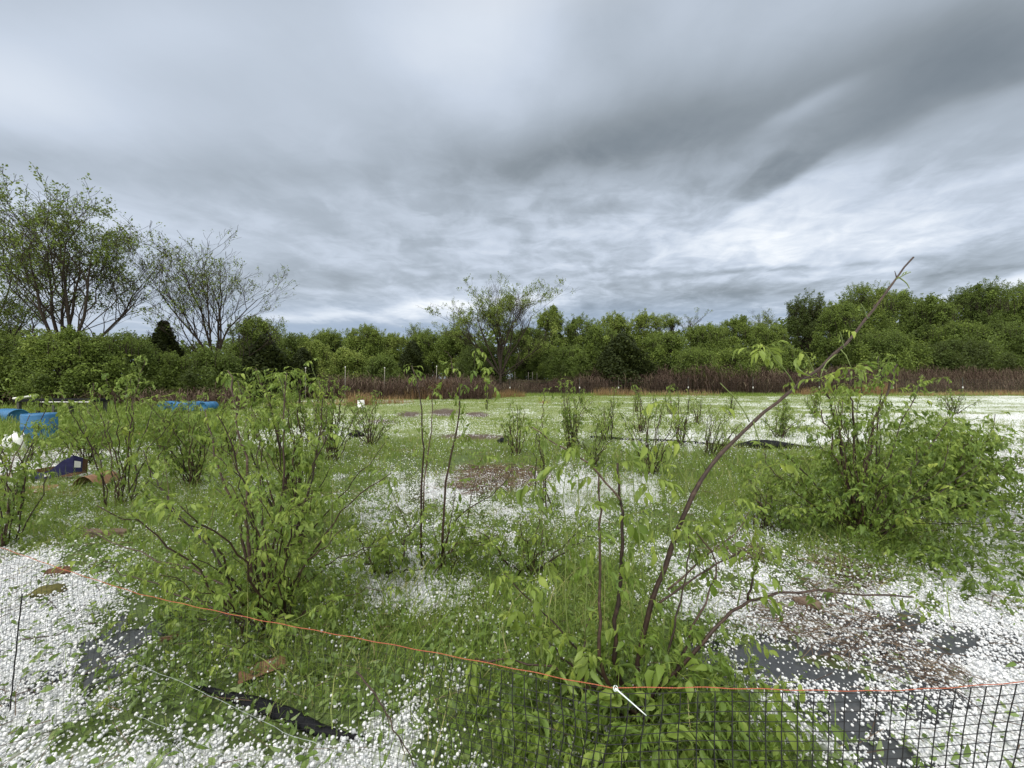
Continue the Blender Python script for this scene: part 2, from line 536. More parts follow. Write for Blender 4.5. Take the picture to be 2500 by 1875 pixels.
def noisy_mat(name, stops, scale=10, detail=5, rough=0.7, spec=0.25, bumpk=0.3, bumpd=0.01, tintmix=0.0, metal=0.0, stretch=None):
    m, t, o = new_mat(name)
    co = objco(t)
    if stretch is not None: co = t.vm('MULTIPLY', co, stretch)
    n = t.noise(co, scale, detail, 0.6)
    f = n
    if tintmix:
        f = t.m('ADD', t.m('MULTIPLY', n, 1 - tintmix), t.m('MULTIPLY', attr(t), tintmix))
    col = t.ramp(f, stops)
    b = bsdf(t, col, rough, spec, bump(t, n, bumpk, bumpd), metal)
    t.l.new(b.outputs[0], o.inputs[0])
    return m


M = {}
M['leaf'] = leaf_mat('elder_leaf', [(0.0, (0.060, 0.100, 0.022)), (0.35, (0.135, 0.220, 0.034)), (0.7, (0.22, 0.30, 0.055)), (1.0, (0.34, 0.42, 0.075))], under=(0.18, 0.27, 0.09), underf=0.4)
M['litter'] = leaf_mat('fallen_leaf', [(0.0, (0.055, 0.092, 0.024)), (0.4, (0.120, 0.200, 0.038)), (0.8, (0.17, 0.24, 0.068)), (1.0, (0.26, 0.33, 0.13))], under=(0.20, 0.28, 0.12), underf=0.5, trans=0.25)
M['grass'] = leaf_mat('grass_blade', [(0.0, (0.080, 0.135, 0.026)), (0.5, (0.18, 0.285, 0.040)), (0.85, (0.26, 0.335, 0.080)), (1.0, (0.42, 0.38, 0.18))], under=(0.16, 0.25, 0.04), trans=0.35, rough=0.5)
M['far_leaf'] = leaf_mat('tree_leaf', [(0.0, (0.045, 0.062, 0.018)), (0.35, (0.095, 0.142, 0.030)), (0.7, (0.18, 0.250, 0.048)), (1.0, (0.30, 0.36, 0.090))], under=(0.13, 0.17, 0.07), trans=0.25, rough=0.6, spec=0.2)
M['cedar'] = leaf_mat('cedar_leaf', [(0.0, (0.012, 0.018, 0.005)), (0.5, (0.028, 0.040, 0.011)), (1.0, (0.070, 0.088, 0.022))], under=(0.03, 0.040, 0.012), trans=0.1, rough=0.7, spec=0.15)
M['cane'] = noisy_mat('cane_bark', [(0.30, (0.014, 0.009, 0.007)), (0.46, (0.036, 0.020, 0.014)), (0.60, (0.070, 0.042, 0.029)), (0.72, (0.17, 0.13, 0.10))], 38, 6, 0.55, 0.4, 0.5, 0.004, 0.35)
M['green_stem'] = noisy_mat('green_shoot', [(0.0, (0.09, 0.13, 0.03)), (0.6, (0.15, 0.20, 0.055)), (1.0, (0.24, 0.26, 0.10))], 25, 3, 0.5, 0.4, 0.1, 0.002)
M['bark'] = noisy_mat('tree_bark', [(0.0, (0.018, 0.015, 0.012)), (0.6, (0.055, 0.045, 0.036)), (1.0, (0.10, 0.09, 0.075))], 6, 6, 0.85, 0.1, 0.6, 0.03)
M['bramble'] = noisy_mat('bramble_stem', [(0.0, (0.040, 0.026, 0.022)), (0.4, (0.085, 0.057, 0.045)), (0.65, (0.15, 0.115, 0.085)), (0.9, (0.24, 0.22, 0.13))], 0.6, 3, 0.8, 0.1, 0, 0.01, 0.6)
M['dry'] = leaf_mat('dry_grass', [(0.0, (0.12, 0.068, 0.035)), (0.5, (0.28, 0.17, 0.085)), (1.0, (0.44, 0.34, 0.20))], under=(0.28, 0.18, 0.10), trans=0.2, rough=0.7, spec=0.1)
M['straw'] = noisy_mat('dead_stalk', [(0.0, (0.030, 0.020, 0.015)), (0.5, (0.095, 0.064, 0.045)), (1.0, (0.27, 0.21, 0.145))], 3, 3, 0.8, 0.1, 0, 0.01, 0.7)


def make_hail_mat():
    m, t, o = new_mat('hail_ice')
    col = t.ramp(attr(t), [(0.0, (0.56, 0.59, 0.63)), (0.5, (0.72, 0.74, 0.765)), (1.0, (0.85, 0.86, 0.875))])
    b = bsdf(t, col, 0.32, 0.5)
    try:
        b.inputs['Subsurface Weight'].default_value = 0.0
    except Exception:
        pass
    t.l.new(b.outputs[0], o.inputs[0])
    return m


M['hail'] = make_hail_mat()


def make_ground_mat():
    m, t, o = new_mat('hail_covered_ground')
    co = t.node('ShaderNodeNewGeometry').outputs['Position']
    flat = t.vm('MULTIPLY', co, (1, 1, 0))
    cov = attr(t, 'hail'); far = attr(t, 'far'); lush = attr(t, 'grass'); brown = attr(t, 'brown')
    n_big = t.noise(flat, 1.3, 4, 0.55)
    n_mid = t.noise(flat, 9.0, 4, 0.6)
    n_fin = t.noise(flat, 60.0, 4, 0.65)
    n_far = t.noise(flat, 14.0, 5, 0.75)
    green = t.ramp(t.m('ADD', t.m('MULTIPLY', n_fin, 0.6), t.m('MULTIPLY', n_mid, 0.4)),
                   [(0.30, (0.028, 0.038, 0.014)), (0.5, (0.070, 0.105, 0.028)), (0.7, (0.13, 0.175, 0.05))])
    gfar = t.ramp(t.m('ADD', t.m('MULTIPLY', n_far, 0.55), t.m('MULTIPLY', n_big, 0.45)),
                  [(0.30, (0.12, 0.155, 0.045)), (0.5, (0.19, 0.235, 0.080)), (0.70, (0.27, 0.29, 0.13))])
    soil = t.ramp(n_mid, [(0.3, (0.028, 0.020, 0.014)), (0.7, (0.085, 0.060, 0.038))])
    near = t.mix(t.mapr(lush, 0.0, 0.45, 0.25, 1.0), soil, green)
    base = t.mix(far, near, gfar)
    base = t.mix(brown, base, t.ramp(n_fin, [(0.3, (0.030, 0.021, 0.016)), (0.6, (0.10, 0.066, 0.045)), (0.75, (0.20, 0.15, 0.10))]))
    base = t.mix(t.m('MULTIPLY', t.mapr(cov, 0.45, 0.95, 0.0, 0.8), t.m('SUBTRACT', 1.0, far)), base, (0.66, 0.68, 0.69))
    # near: closely packed stones; far: speckle
    vor = t.node('ShaderNodeTexVoronoi'); vor.inputs['Scale'].default_value = 52
    t.l.new(flat, vor.inputs['Vector'])
    cell = t.node('ShaderNodeTexVoronoi'); cell.inputs['Scale'].default_value = 52
    t.l.new(flat, cell.inputs['Vector'])
    rnd = t.node('ShaderNodeSeparateColor'); t.l.new(cell.outputs['Color'], rnd.inputs[0])
    stone = t.m('MULTIPLY', t.mapr(vor.outputs['Distance'], 0.46, 0.40, 0, 1), t.m('LESS_THAN', rnd.outputs[0], t.m('MULTIPLY', cov, 1.05)))
    vf = t.node('ShaderNodeTexVoronoi'); vf.inputs['Scale'].default_value = 17
    t.l.new(flat, vf.inputs['Vector'])
    rf = t.node('ShaderNodeSeparateColor'); t.l.new(vf.outputs['Color'], rf.inputs[0])
    thr = t.m('ADD', t.m('MULTIPLY', rf.outputs[0], 0.55), t.m('MULTIPLY', n_far, 0.55))
    sp = t.m('MULTIPLY', t.mapr(t.m('SUBTRACT', t.m('ADD', t.m('MULTIPLY', cov, 0.55), 0.28), thr), -0.05, 0.10, 0.0, 1.0), attr(t, 'field'))
    fs = t.mix(far, t.xyz(stone, stone, stone), t.xyz(sp, sp, sp))
    col = t.mix(fs, base, t.mix(far, (0.80, 0.82, 0.84), (0.62, 0.66, 0.63)))
    h = t.m('ADD', t.m('MULTIPLY', t.m('SUBTRACT', 0.5, vor.outputs['Distance']), stone), t.m('MULTIPLY', n_fin, 0.6))
    b = bsdf(t, col, 0.65, 0.25, bump(t, h, 0.6, 0.012))
    t.l.new(b.outputs[0], o.inputs[0])
    return m


M['ground'] = make_ground_mat()

# ------------------------------------------------------------------ the ground
def build_ground():
    NR, NA = 330, 760
    r = np.concatenate([[0.02], 0.35 * (900 / 0.35) ** (np.linspace(0, 1, NR - 1) ** 1.0)])
    # finer bearings ahead of the camera
    u = np.linspace(-1, 1, NA, endpoint=False)
    th = math.pi * (0.52 * u + 0.48 * u ** 3)
    R, T = np.meshgrid(r, th, indexing='ij')
    x = R * np.sin(T); y = R * np.cos(T)
    z = terrain(x, y)
    v = np.stack([x, y, z], -1).reshape(-1, 3)
    i = np.arange(NR - 1)[:, None] * NA; j = np.arange(NA)[None]; j2 = (j + 1) % NA
    f = np.stack([i + j, i + NA + j, i + NA + j2, i + j2], -1).reshape(-1, 4)
    mb = MB(); mb.add(v, None, f)
    o = mb.build('ground', M['ground'])
    me = o.data
    xf, yf = v[:, 0].astype(float), v[:, 1].astype(float)
    for nm, val in (('hail', hail_cover(xf, yf)), ('field', 1 - smooth(38.2, 39.2, yf) * (1 - smooth(0.9, 1.0, xf / np.maximum(yf, 1)) * (yf > 48) * (yf < 57))), ('far', smooth(7, 13, yf)),
                    ('grass', np.maximum(survey('grass', xf, yf), survey('litter', xf, yf))),
                    ('brown', np.maximum(np.maximum(blob(xf, yf, HEAP_SPOTS), 0.55 * blob(xf, yf, STRAW_SPOTS)), 0.75 * smooth(39, 44, yf)))):
        a = me.attributes.new(nm, 'FLOAT', 'POINT')
        a.data.foreach_set('value', np.asarray(val, np.float32))
    return tag(o, 'hail strewn field of grass running back to the tree line', None, None, 'structure')


build_ground()


# ------------------------------------------------------------------ stones, blades, fallen leaves
def ico():
    p = (1 + 5 ** 0.5) / 2
    v = np.array([[-1, p, 0], [1, p, 0], [-1, -p, 0], [1, -p, 0], [0, -1, p], [0, 1, p], [0, -1, -p], [0, 1, -p], [p, 0, -1], [p, 0, 1], [-p, 0, -1], [-p, 0, 1]]) / math.sqrt(1 + p * p)
    f = np.array([[0, 11, 5], [0, 5, 1], [0, 1, 7], [0, 7, 10], [0, 10, 11], [1, 5, 9], [5, 11, 4], [11, 10, 2], [10, 7, 6], [7, 1, 8], [3, 9, 4], [3, 4, 2], [3, 2, 6], [3, 6, 8], [3, 8, 9], [4, 9, 5], [2, 4, 11], [6, 2, 10], [8, 6, 7], [9, 8, 1]])
    return (v, f, None, np.zeros(12))


def octa():
    v = np.array([[1, 0, 0], [0, 1, 0], [-1, 0, 0], [0, -1, 0], [0, 0, 1], [0, 0, -0.3]], float)
    f = np.array([[0, 1, 4], [1, 2, 4], [2, 3, 4], [3, 0, 4]])
    return (v, f, None, np.zeros(6))


def leaflet(curl=0.25, fold=0.25, w=0.24, serr=0.0):
    """one pointed leaflet along +Y, unit length"""
    v = np.array([[0, 0, 0], [0, .33, 0], [0, .66, 0], [0, 1, 0],
                  [-w * .78, .24, 0], [-w, .55, 0], [-w * .52, .82, 0], [w * .78, .24, 0], [w, .55, 0], [w * .52, .82, 0]], float)
    v[:, 2] = fold * np.abs(v[:, 0]) - curl * v[:, 1] ** 2
    f3 = np.array([[0, 1, 4], [3, 6, 2], [0, 7, 1], [3, 2, 9]])
    f4 = np.array([[4, 1, 2, 5], [1, 8, 8, 2]])[:1]
    f3 = np.array([[0, 1, 4], [4, 1, 5], [1, 2, 5], [5, 2, 6], [2, 3, 6], [0, 7, 1], [7, 8, 1], [1, 8, 2], [8, 9, 2], [2, 9, 3]])
    return v, f3


LF = []
for c, fo in ((.25, .3), (.6, .5), (-.2, .2), (.9, .8), (.1, -.3)):
    v, f = leaflet(c, fo); LF.append((v, f, None, (v[:, 1] * 0.05)))


def scatter(n, y0, y1, xk=1.48, margin=0.4, power=1.0):
    """uniform over the ground of the wedge ahead (power>1 thins the far end)"""
    u = rng.random(n)
    if power == 1.0:
        y = np.sqrt(y0 * y0 + u * (y1 * y1 - y0 * y0))
    else:                              # density ~ 1/y^2 in plan
        y = y0 * (y1 / y0) ** u
    x = (rng.random(n) * 2 - 1) * (xk * y + margin)
    return x, y


def build_hail():
    mb = MB()
    x, y = scatter(520000, 0.55, 6.5)
    c = hail_cover(x, y)
    keep = rng.random(len(x)) < np.clip(c * 0.92 + 0.055 * (fbm(x, y, .6, 5) > .42), 0, 1)
    x, y, c = x[keep], y[keep], c[keep]
    r = np.clip(0.0055 * np.exp(rng.normal(0, .33, len(x))), .0028, .0125)
    lift = rng.random(len(x)) ** 2 * 0.022 * (0.4 + c)
    z = terrain(x, y) + r * 0.6 + lift + (c < .3) * rng.random(len(x)) * .03
    m = rotmats(rng.random(len(x)) * 6.28, rng.random(len(x)) * 6.28, rng.random(len(x)) * 6.28, 1.0)
    s = np.stack([r * rng.uniform(.85, 1.15, len(r)), r, r * rng.uniform(.75, 1.05, len(r))], -1)
    m = m * s[:, None, :]
    mb.inst(ico(), np.stack([x, y, z], -1), m, rng.random(len(x)))
    x, y = scatter(260000, 6.5, 17)
    c = hail_cover(x, y)
    keep = rng.random(len(x)) < np.clip(c * 0.80 + 0.10 * (fbm(x, y, .9, 6) > .40), 0, 1)
    x, y = x[keep], y[keep]
    r = rng.uniform(0.007, 0.014, len(x)) * (y / 10) ** 0.5
    mb.inst(octa(), np.stack([x, y, terrain(x, y) + 0.012 + 0.045 * rng.random(len(x))], -1),
            rotmats(rng.random(len(x)) * 6.28, rng.uniform(-.3, .3, len(x)), 0, r), rng.random(len(x)))
    o = mb.build('hailstones', M['hail'])
    tag(o, 'white hailstones lying in drifts over the grass', 'hail', None, 'stuff')


build_hail()


def blade():
    v = np.array([[-.5, 0, 0], [.5, 0, 0], [-.42, .10, .42], [.42, .10, .42], [-.22, .34, .78], [.22, .34, .78], [0, .62, .96]], float)
    return (v, np.array([[4, 5, 6]]), np.array([[0, 1, 3, 2], [2, 3, 5, 4]]), np.array([-.12, -.12, 0, 0, .06, .06, .1]))


def build_grass():
    mb = MB()
    bl = blade()
    def put(n, y0, y1, wid, hgt, dens, power=1.0):
        x, y = scatter(n, y0, y1, power=power)
        g = survey('grass', x, y)
        nn = fbm(x, y, 0.5, 91)
        hc = hail_cover(x, y)
        p = smooth(0.15, 0.75, g * dens + (nn - .5) * 0.9) * (1 - 0.62 * hc) * (1 - blob(x, y, FABRIC_SPOTS + HEAP_SPOTS))
        k = rng.random(n) < p + 0.01
        x, y, g, nn = x[k], y[k], g[k], nn[k]
        h = hgt * rng.uniform(.45, 1.3, len(x)) * (0.45 + 0.8 * g) * (0.6 + 0.9 * nn)
        w = wid * rng.uniform(.6, 1.4, len(x))
        lean = rng.uniform(0.3, 1.6, len(x))
        m = rotmats(rng.random(len(x)) * 6.28, rng.normal(0, .6, len(x)), rng.normal(0, .3, len(x)), 1.0)
        s = np.stack([w, h * lean, h], -1)
        m = m * s[:, None, :]
        t = np.clip(rng.normal(.56, .2, len(x)) + (nn - .5) * .6, 0, 0.93)
        t = np.where(rng.random(len(x)) < .035, 1.0, t)
        mb.inst(bl, np.stack([x, y, terrain(x, y) - 0.004], -1), m, t)
    put(170000, 0.6, 6, .0036, .095, 1.0)
    put(26000, 1.2, 9, .0055, .27, .72)
    put(190000, 6, 16, .010, .11, 1.15)
    put(170000, 16, 39, .022, .075, 1.5)
    o = mb.build('grass', M['grass'])
    tag(o, 'long green grass blades growing through the hail', 'grass', None, 'stuff')


build_grass()


def build_litter():
    mb = MB()
    n = 260000
    x, y = scatter(n, 0.55, 9.5)
    g = survey('litter', x, y) + 0.12
    nn = fbm(x, y, 0.28, 33)
    p = smooth(0.1, 0.9, g * 0.8 + (nn - .5) * .9 + .02)
    p = p * (1 - 0.5 * (1 - smooth(4, 8, y)) * 0) * np.where(y > 5, 0.7, 1.0) * 0.8
    p = p * (1 - 0.82 * blob(x, y, FABRIC_SPOTS)) * (1 - 0.40 * hail_cover(x, y))
    k = rng.random(n) < p + 0.012
    x, y = x[k], y[k]
    L_ = rng.uniform(.012, .050, len(x)) * (1 + 0.05 * y)
    pitch = rng.normal(0, .5, len(x)); roll = rng.normal(0, .6, len(x)) + np.where(rng.random(len(x)) < .3, math.pi, 0)
    m = rotmats(rng.random(len(x)) * 6.28, pitch, roll, L_)
    z = terrain(x, y) + rng.random(len(x)) ** 1.5 * 0.05 + 0.008
    t = np.clip(rng.normal(.52, .24, len(x)), 0, 1)
    kind = rng.integers(0, len(LF), len(x))
    for q in range(len(LF)):
        s_ = kind == q
        mb.inst(LF[q], np.stack([x, y, z], -1)[s_], m[s_], t[s_])
    tag(mb.build('fallen_leaves', M['litter']), 'torn green leaves knocked down onto hail and grass', 'leaf litter', None, 'stuff')
    # brown dead stalks and bits of stem
    mb = MB()
    n = 110000
    x, y = scatter(n, 0.6, 9)
    p = blob(x, y, STRAW_SPOTS) * 1.0 + 0.02 + 0.05 * (survey('hail', x, y) > .75)
    k = rng.random(n) < p
    x, y = x[k], y[k]
    n = len(x)
    v = np.array([[-.5, 0, 0], [.5, 0, 0], [0, 0, .8], [-.4, 1, 0], [.4, 1, 0], [0, 1, .7]], float)
    st = (v, None, np.array([[0, 3, 5, 2], [2, 5, 4, 1]]), np.zeros(6))
    Ln = rng.uniform(.04, .24, n) * (1 + .06 * y); w = rng.uniform(.0015, .0032, n) * (1 + .15 * y)
    m = rotmats(rng.normal(1.9, .9, n), rng.normal(0, .12, n), 0, 1.0) * np.stack([w, Ln, w], -1)[:, None, :]
    mb.inst(st, np.stack([x, y, terrain(x, y) + rng.random(n) * .030 + .008], -1), m, rng.random(n))
    tag(mb.build('dead_stalks', M['straw']), 'brown broken stalks and straw scattered among the hailstones', 'straw', None, 'stuff')


build_litter()

# ------------------------------------------------------------------ trees and hedges of the background
def unit(v):
    return v / (np.linalg.norm(v) + 1e-9)


def quadleaf():
    v = np.array([[0, 0, 0], [-.34, .5, .10], [.34, .5, .10], [0, 1, -.12]], float)
    return (v, np.array([[0, 2, 1], [1, 2, 3]]), None, np.zeros(4))


def sprig():
    """a handful of small leaves as one piece of foliage"""
    g = np.random.default_rng(3)
    V, F, T = [], [], []
    for i in range(5):
        a = g.random() * 6.28; c = np.array([math.cos(a), math.sin(a), g.normal(0, .5)]) * g.uniform(.1, .55)
        m = rotmats(np.array([g.random() * 6.28]), g.normal(0, .8), g.normal(0, .8), g.uniform(.45, .75))[0]
        q = quadleaf()
        V.append(q[0] @ m.T + c); F.append(q[1] + 4 * i); T.append(np.full(4, g.normal(0, .06)))
    return (np.vstack(V), np.vstack(F), None, np.concatenate(T))


SPRIG = sprig()
QL = quadleaf()


def tone(i):
    return 0


def round_tree(name, x, y, top, halfw, label, cat='tree', tint=.45, dens=1.0, low=0.12, seed=0, mat='far_leaf', leaf=0.17, gap=0.0, group=None, nclump=34, airy_top=0.25):
    g = np.random.default_rng(seed + 100)
    z0 = tz(x, y); H = (top - z0) * (.95 if airy_top > 1 else 1); tint = .50 + (tint - .45) * 1.7
    o = thing(name, (x, y, z0), label, cat, group)
    tr = MB(); cr = MB()
    tr.tube([(0, 0, -.1), (g.normal(0, .1), g.normal(0, .1), H * .3), (g.normal(0, .3), g.normal(0, .3), H * .62)], [H * .022 + .03, H * .016 + .02, .03], 7, .5)
    for i in range(nclump):
        h = low + (1 - low) * (g.random() ** 0.8)
        hh = (h - low) / (1 - low)
        prof = math.sin(math.pi * min(0.96, 0.18 + 0.72 * hh)) ** 0.7
        a = g.random() * 6.28; rr = halfw * prof * math.sqrt(g.uniform(.12, 1)) * g.uniform(.8, 1.12)
        cs = halfw * g.uniform(.11, .25) * (1 - .3 * hh)
        c = np.array([math.cos(a) * rr, math.sin(a) * rr * .8, (h * H - cs * .5) * (.90 + .16 * math.sin(a * 3 + seed) * math.cos(a * 2 + seed * 2))])
        if not mat == 'cedar' and hh > .6 and g.random() < .35: continue
        if gap and g.random() < gap: continue
        b0 = np.array([0, 0, H * g.uniform(.12, .5) * min(1, h + .2)])
        mid = (b0 + c) / 2 + np.array([0, 0, -.04 * H])
        tr.tube([b0, mid, c], [H * .008 + .012, H * .005 + .01, .01], 4, .5, cap=False)
        n = int(95 * dens * g.uniform(.7, 1.3) * (1.3 if mat == 'cedar' else 1))
        d = g.normal(0, 1, (n, 3)); d /= np.linalg.norm(d, axis=1)[:, None]
        rad = g.random(n) ** 0.55
        pos = c + d * rad[:, None] * np.array([cs * 1.0, cs * 1.0, cs * 1.7]) + g.normal(0, cs * .22, (n, 3))
        pos[:, 2] = np.maximum(pos[:, 2], .1)
        tt = tint + .04 + g.normal(0, .13) + g.normal(0, .07, n)
        cr.inst(SPRIG, pos, rotmats(g.random(n) * 6.28, g.normal(0, .8, n), g.normal(0, .8, n), leaf * 1.6 * g.uniform(.6, 1.4, n)), np.clip(tt, 0, 1))
    # loose twig ends against the sky
    n = 900
    hh = g.random(n); rr = halfw * np.sin(np.pi * np.minimum(.96, .2 + .7 * hh)) ** .7 * np.sqrt(g.random(n)) * 1.08; a = g.random(n) * 6.28
    cr.inst(SPRIG, np.stack([np.cos(a) * rr, np.sin(a) * rr * .8, H * (low + (1 - low) * hh) * .97], -1), rotmats(g.random(n) * 6.28, g.normal(0, .8, n), 0, leaf * 1.5 * g.uniform(.5, 1.3, n)), np.clip(tint + g.normal(0, .12, n), 0, 1))
    nt = int(16 * airy_top / .25)
    for i in range(nt):
        a = g.random() * 6.28; rr = halfw * .75 * math.sqrt(g.random())
        b = np.array([math.cos(a) * rr, math.sin(a) * rr * .8, H * (.97 - .30 * (rr / halfw) ** 2)])
        e = b + np.array([g.normal(0, .3) + .25 * b[0] / halfw, g.normal(0, .3), g.uniform(.2, 1.3) ** 1.3]) * (H / 9)
        tr.tube([b - np.array([0, 0, H * .12]), b, e], [.02, .014, .007], 3, .5, cap=False)
        n = 14
        s = g.random(n)[:, None]
        pos = b + (e - b) * s + g.normal(0, .10, (n, 3)) * (1.4 - s)
        cr.inst(SPRIG, pos, rotmats(g.random(n) * 6.28, g.normal(0, .8, n), 0, leaf * 1.1 * g.uniform(.6, 1.2, n)), np.clip(tint + .12 + g.normal(0, .08, n), 0, 1))
    tr.build('trunk', M['bark'], o); cr.build('crown', M[mat], o)
    return o


def cedar_tree(x, y, top, halfw, label, seed=0, squat=False, group=None):
    g = np.random.default_rng(seed + 500)
    z0 = tz(x, y); H = top - z0
    o = thing('cedar_tree', (x, y, z0), label, 'tree', group)
    tr = MB(); cr = MB()
    tr.tube([(0, 0, -.1), (0, 0, H * .9)], [.12, .02], 6, .4)
    n = int(3600 if squat else 3000)
    h = g.random(n) ** (1.15 if not squat else 1.0)
    prof = (1 - h) ** (0.75 if not squat else 0.55) * (0.55 + 0.45 * np.minimum(1, h * 6))
    a = g.random(n) * 6.28
    lob = 0.8 + .28 * np.sin(a * 3 + h * 9 + seed) + .16 * np.sin(a * 7 + h * 21)
    r = halfw * 1.35 * prof * lob * (g.random(n) ** .3)
    pos = np.stack([np.cos(a) * r, np.sin(a) * r, h * H * .97 + .05], -1)
    # sprays point outward and droop
    m = rotmats(a - math.pi / 2 + g.normal(0, .4, n), g.uniform(-.2, .9, n), g.normal(0, .5, n), halfw * .13 * g.uniform(.6, 1.5, n) + .1)
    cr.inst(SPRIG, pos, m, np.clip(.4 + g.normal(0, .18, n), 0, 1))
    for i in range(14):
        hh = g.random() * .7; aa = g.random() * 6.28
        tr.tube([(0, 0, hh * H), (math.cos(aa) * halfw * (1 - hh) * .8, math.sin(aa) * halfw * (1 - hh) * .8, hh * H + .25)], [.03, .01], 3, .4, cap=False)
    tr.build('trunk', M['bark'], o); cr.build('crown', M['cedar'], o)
    return o


def open_tree(name, x, y, top, halfw, label, nlimb=6, seed=0, leafk=1.0, leaf=.16, tint=.5, fork=.2, r0=.14, tilt=0.0, counts=(7, 6, 5), group=None, flat=0.9):
    """vase shaped tree with its limbs showing through thin foliage"""
    g = np.random.default_rng(seed + 900)
    z0 = tz(x, y); H = top - z0
    o = thing(name, (x, y, z0), label, 'tree', group)
    tr = MB(); cr = MB(); tips = []
    fk = H * fork
    tr.tube([(0, 0, -.15), (tilt * .3, 0, fk * .6), (tilt * .5, 0, fk * 1.1)], [r0 * 1.25, r0, r0 * .9], 9, .4)
    def br(p, d, Ln, r, lvl):
        n = 6 if lvl == 0 else 4
        pts = [p]; q = p.copy(); dd = d.copy()
        for i in range(n):
            dd = unit(dd + g.normal(0, .11 if lvl else .07, 3) + np.array([0, 0, .05 if lvl == 0 else .07]))
            q = q + dd * Ln / n
            pts.append(q.copy())
        rad = np.linspace(r, r * (.38 if lvl else .3), n + 1)
        tr.tube(pts, np.maximum(rad, .006), [7, 5, 3, 3][lvl], .45, cap=False)
        if lvl >= 3 or (lvl == 2 and g.random() < .4):
            tips.extend(pts[-3:])
        if lvl < 3:
            c = counts[lvl] if lvl < len(counts) else 0
            for k in range(c):
                t = g.uniform(.30, .95) if k < c - 1 else 1.0
                f = t * n; i0 = min(int(f), n - 1)
                pp = pts[i0] + (pts[i0 + 1] - pts[i0]) * (f - i0)
                side = unit(np.cross(dd, g.normal(0, 1, 3)))
                ang = g.uniform(.25, .62)
                nd = unit(dd * math.cos(ang) + side * math.sin(ang) + np.array([0, 0, .10]))
                br(pp, nd, Ln * g.uniform(.42, .66) * (1.0 - .3 * t), max(r * .45 * (1 - .45 * t), .006), lvl + 1)
    for i in range(nlimb):
        a = (i + g.uniform(-.25, .25)) / nlimb * 6.28
        sp = (g.uniform(.8, 1.0) if i % 2 else g.uniform(.4, .7)) if i % 3 else g.uniform(.08, .3)
        dn = g.uniform(.42, 1.0) if sp > .75 else 1.0
        tx = np.array([math.cos(a) * halfw * sp * .80 + tilt, math.sin(a) * halfw * sp * .65, (H * flat) * (1.0 - .22 * sp * sp) * dn])
        st = np.array([tilt * .5, 0, fk * g.uniform(.75, 1.1)])
        d = unit(tx - st + np.array([0, 0, .0]))
        br(st, unit(d + np.array([0, 0, .10])), np.linalg.norm(tx - st) * .95, r0 * g.uniform(.5, .75), 0)
    tips = np.array(tips)
    kz = H / np.percentile(tips[:, 2], 99.3); kx = halfw / np.percentile(np.abs(tips[:, 0] - tilt * .5), 96)
    K = np.array([min(kx, 1.6), min(kx, 1.6), kz])
    tips = tips * K; tr.v = [(v_ * K).astype(np.float32) for v_ in tr.v]
    lim = np.abs(tips[:, 0]) < halfw * 1.3
    tips = tips[lim]
    n = int(len(tips) * 1.6 * leafk)
    idx = g.integers(0, len(tips), n)
    if n:
        dens = fbm(tips[idx, 0] + 50, tips[idx, 2] + 50, 1.3, seed) > .44
        idx = idx[dens]; n = len(idx)
        pos = tips[idx] + g.normal(0, .11, (n, 3)) - np.array([0, 0, .04])
        cr.inst(SPRIG, pos, rotmats(g.random(n) * 6.28, g.normal(-.5, .5, n), g.normal(0, .5, n), leaf * 1.35 * g.uniform(.5, 1.4, n)), np.clip(tint + g.normal(0, .14, n), 0, 1))
    tr.build('trunk', M['bark'], o)
    if n: cr.build('crown', M['far_leaf'], o)
    return o


def at(px, D):
    return (px - 1250) / FPX * D


def topz(py, D):
    return float(P(1250, py, D)[2])


def hw(wpx, D):
    return wpx / FPX * D


# --- the three open, thin leaved trees
open_tree('locust_tree', at(150, 23), 23.0, topz(455, 23), hw(235, 23), 'big thin leaved tree with several dark trunks rising at the left end of the field', 11, 5, 0.42, .14, .66, .20, .105, counts=(8, 7, 5), flat=1.0)
open_tree('locust_tree', at(-60, 25), 25.0, topz(470, 25), hw(190, 25), 'thin leaved tree cut by the left edge of the photo, behind the blue drums', 7, 6, 0.42, .14, .66, .18, .105, counts=(8, 6, 5), flat=1.0)
open_tree('locust_tree', at(522, 27), 27.0, topz(590, 27), hw(152, 27), 'nearly bare fan shaped tree standing alone to the right of the biggest tree', 10, 7, .18, .12, .70, .26, .085, counts=(8, 6, 4), flat=.97)
open_tree('locust_tree', at(1222, 42), 42.0, topz(680, 42), hw(128, 42), 'wide domed tree with sparse pale leaves rising above the wood in the middle', 12, 8, .60, .15, .78, .20, .11, counts=(8, 7, 4), flat=1.0)

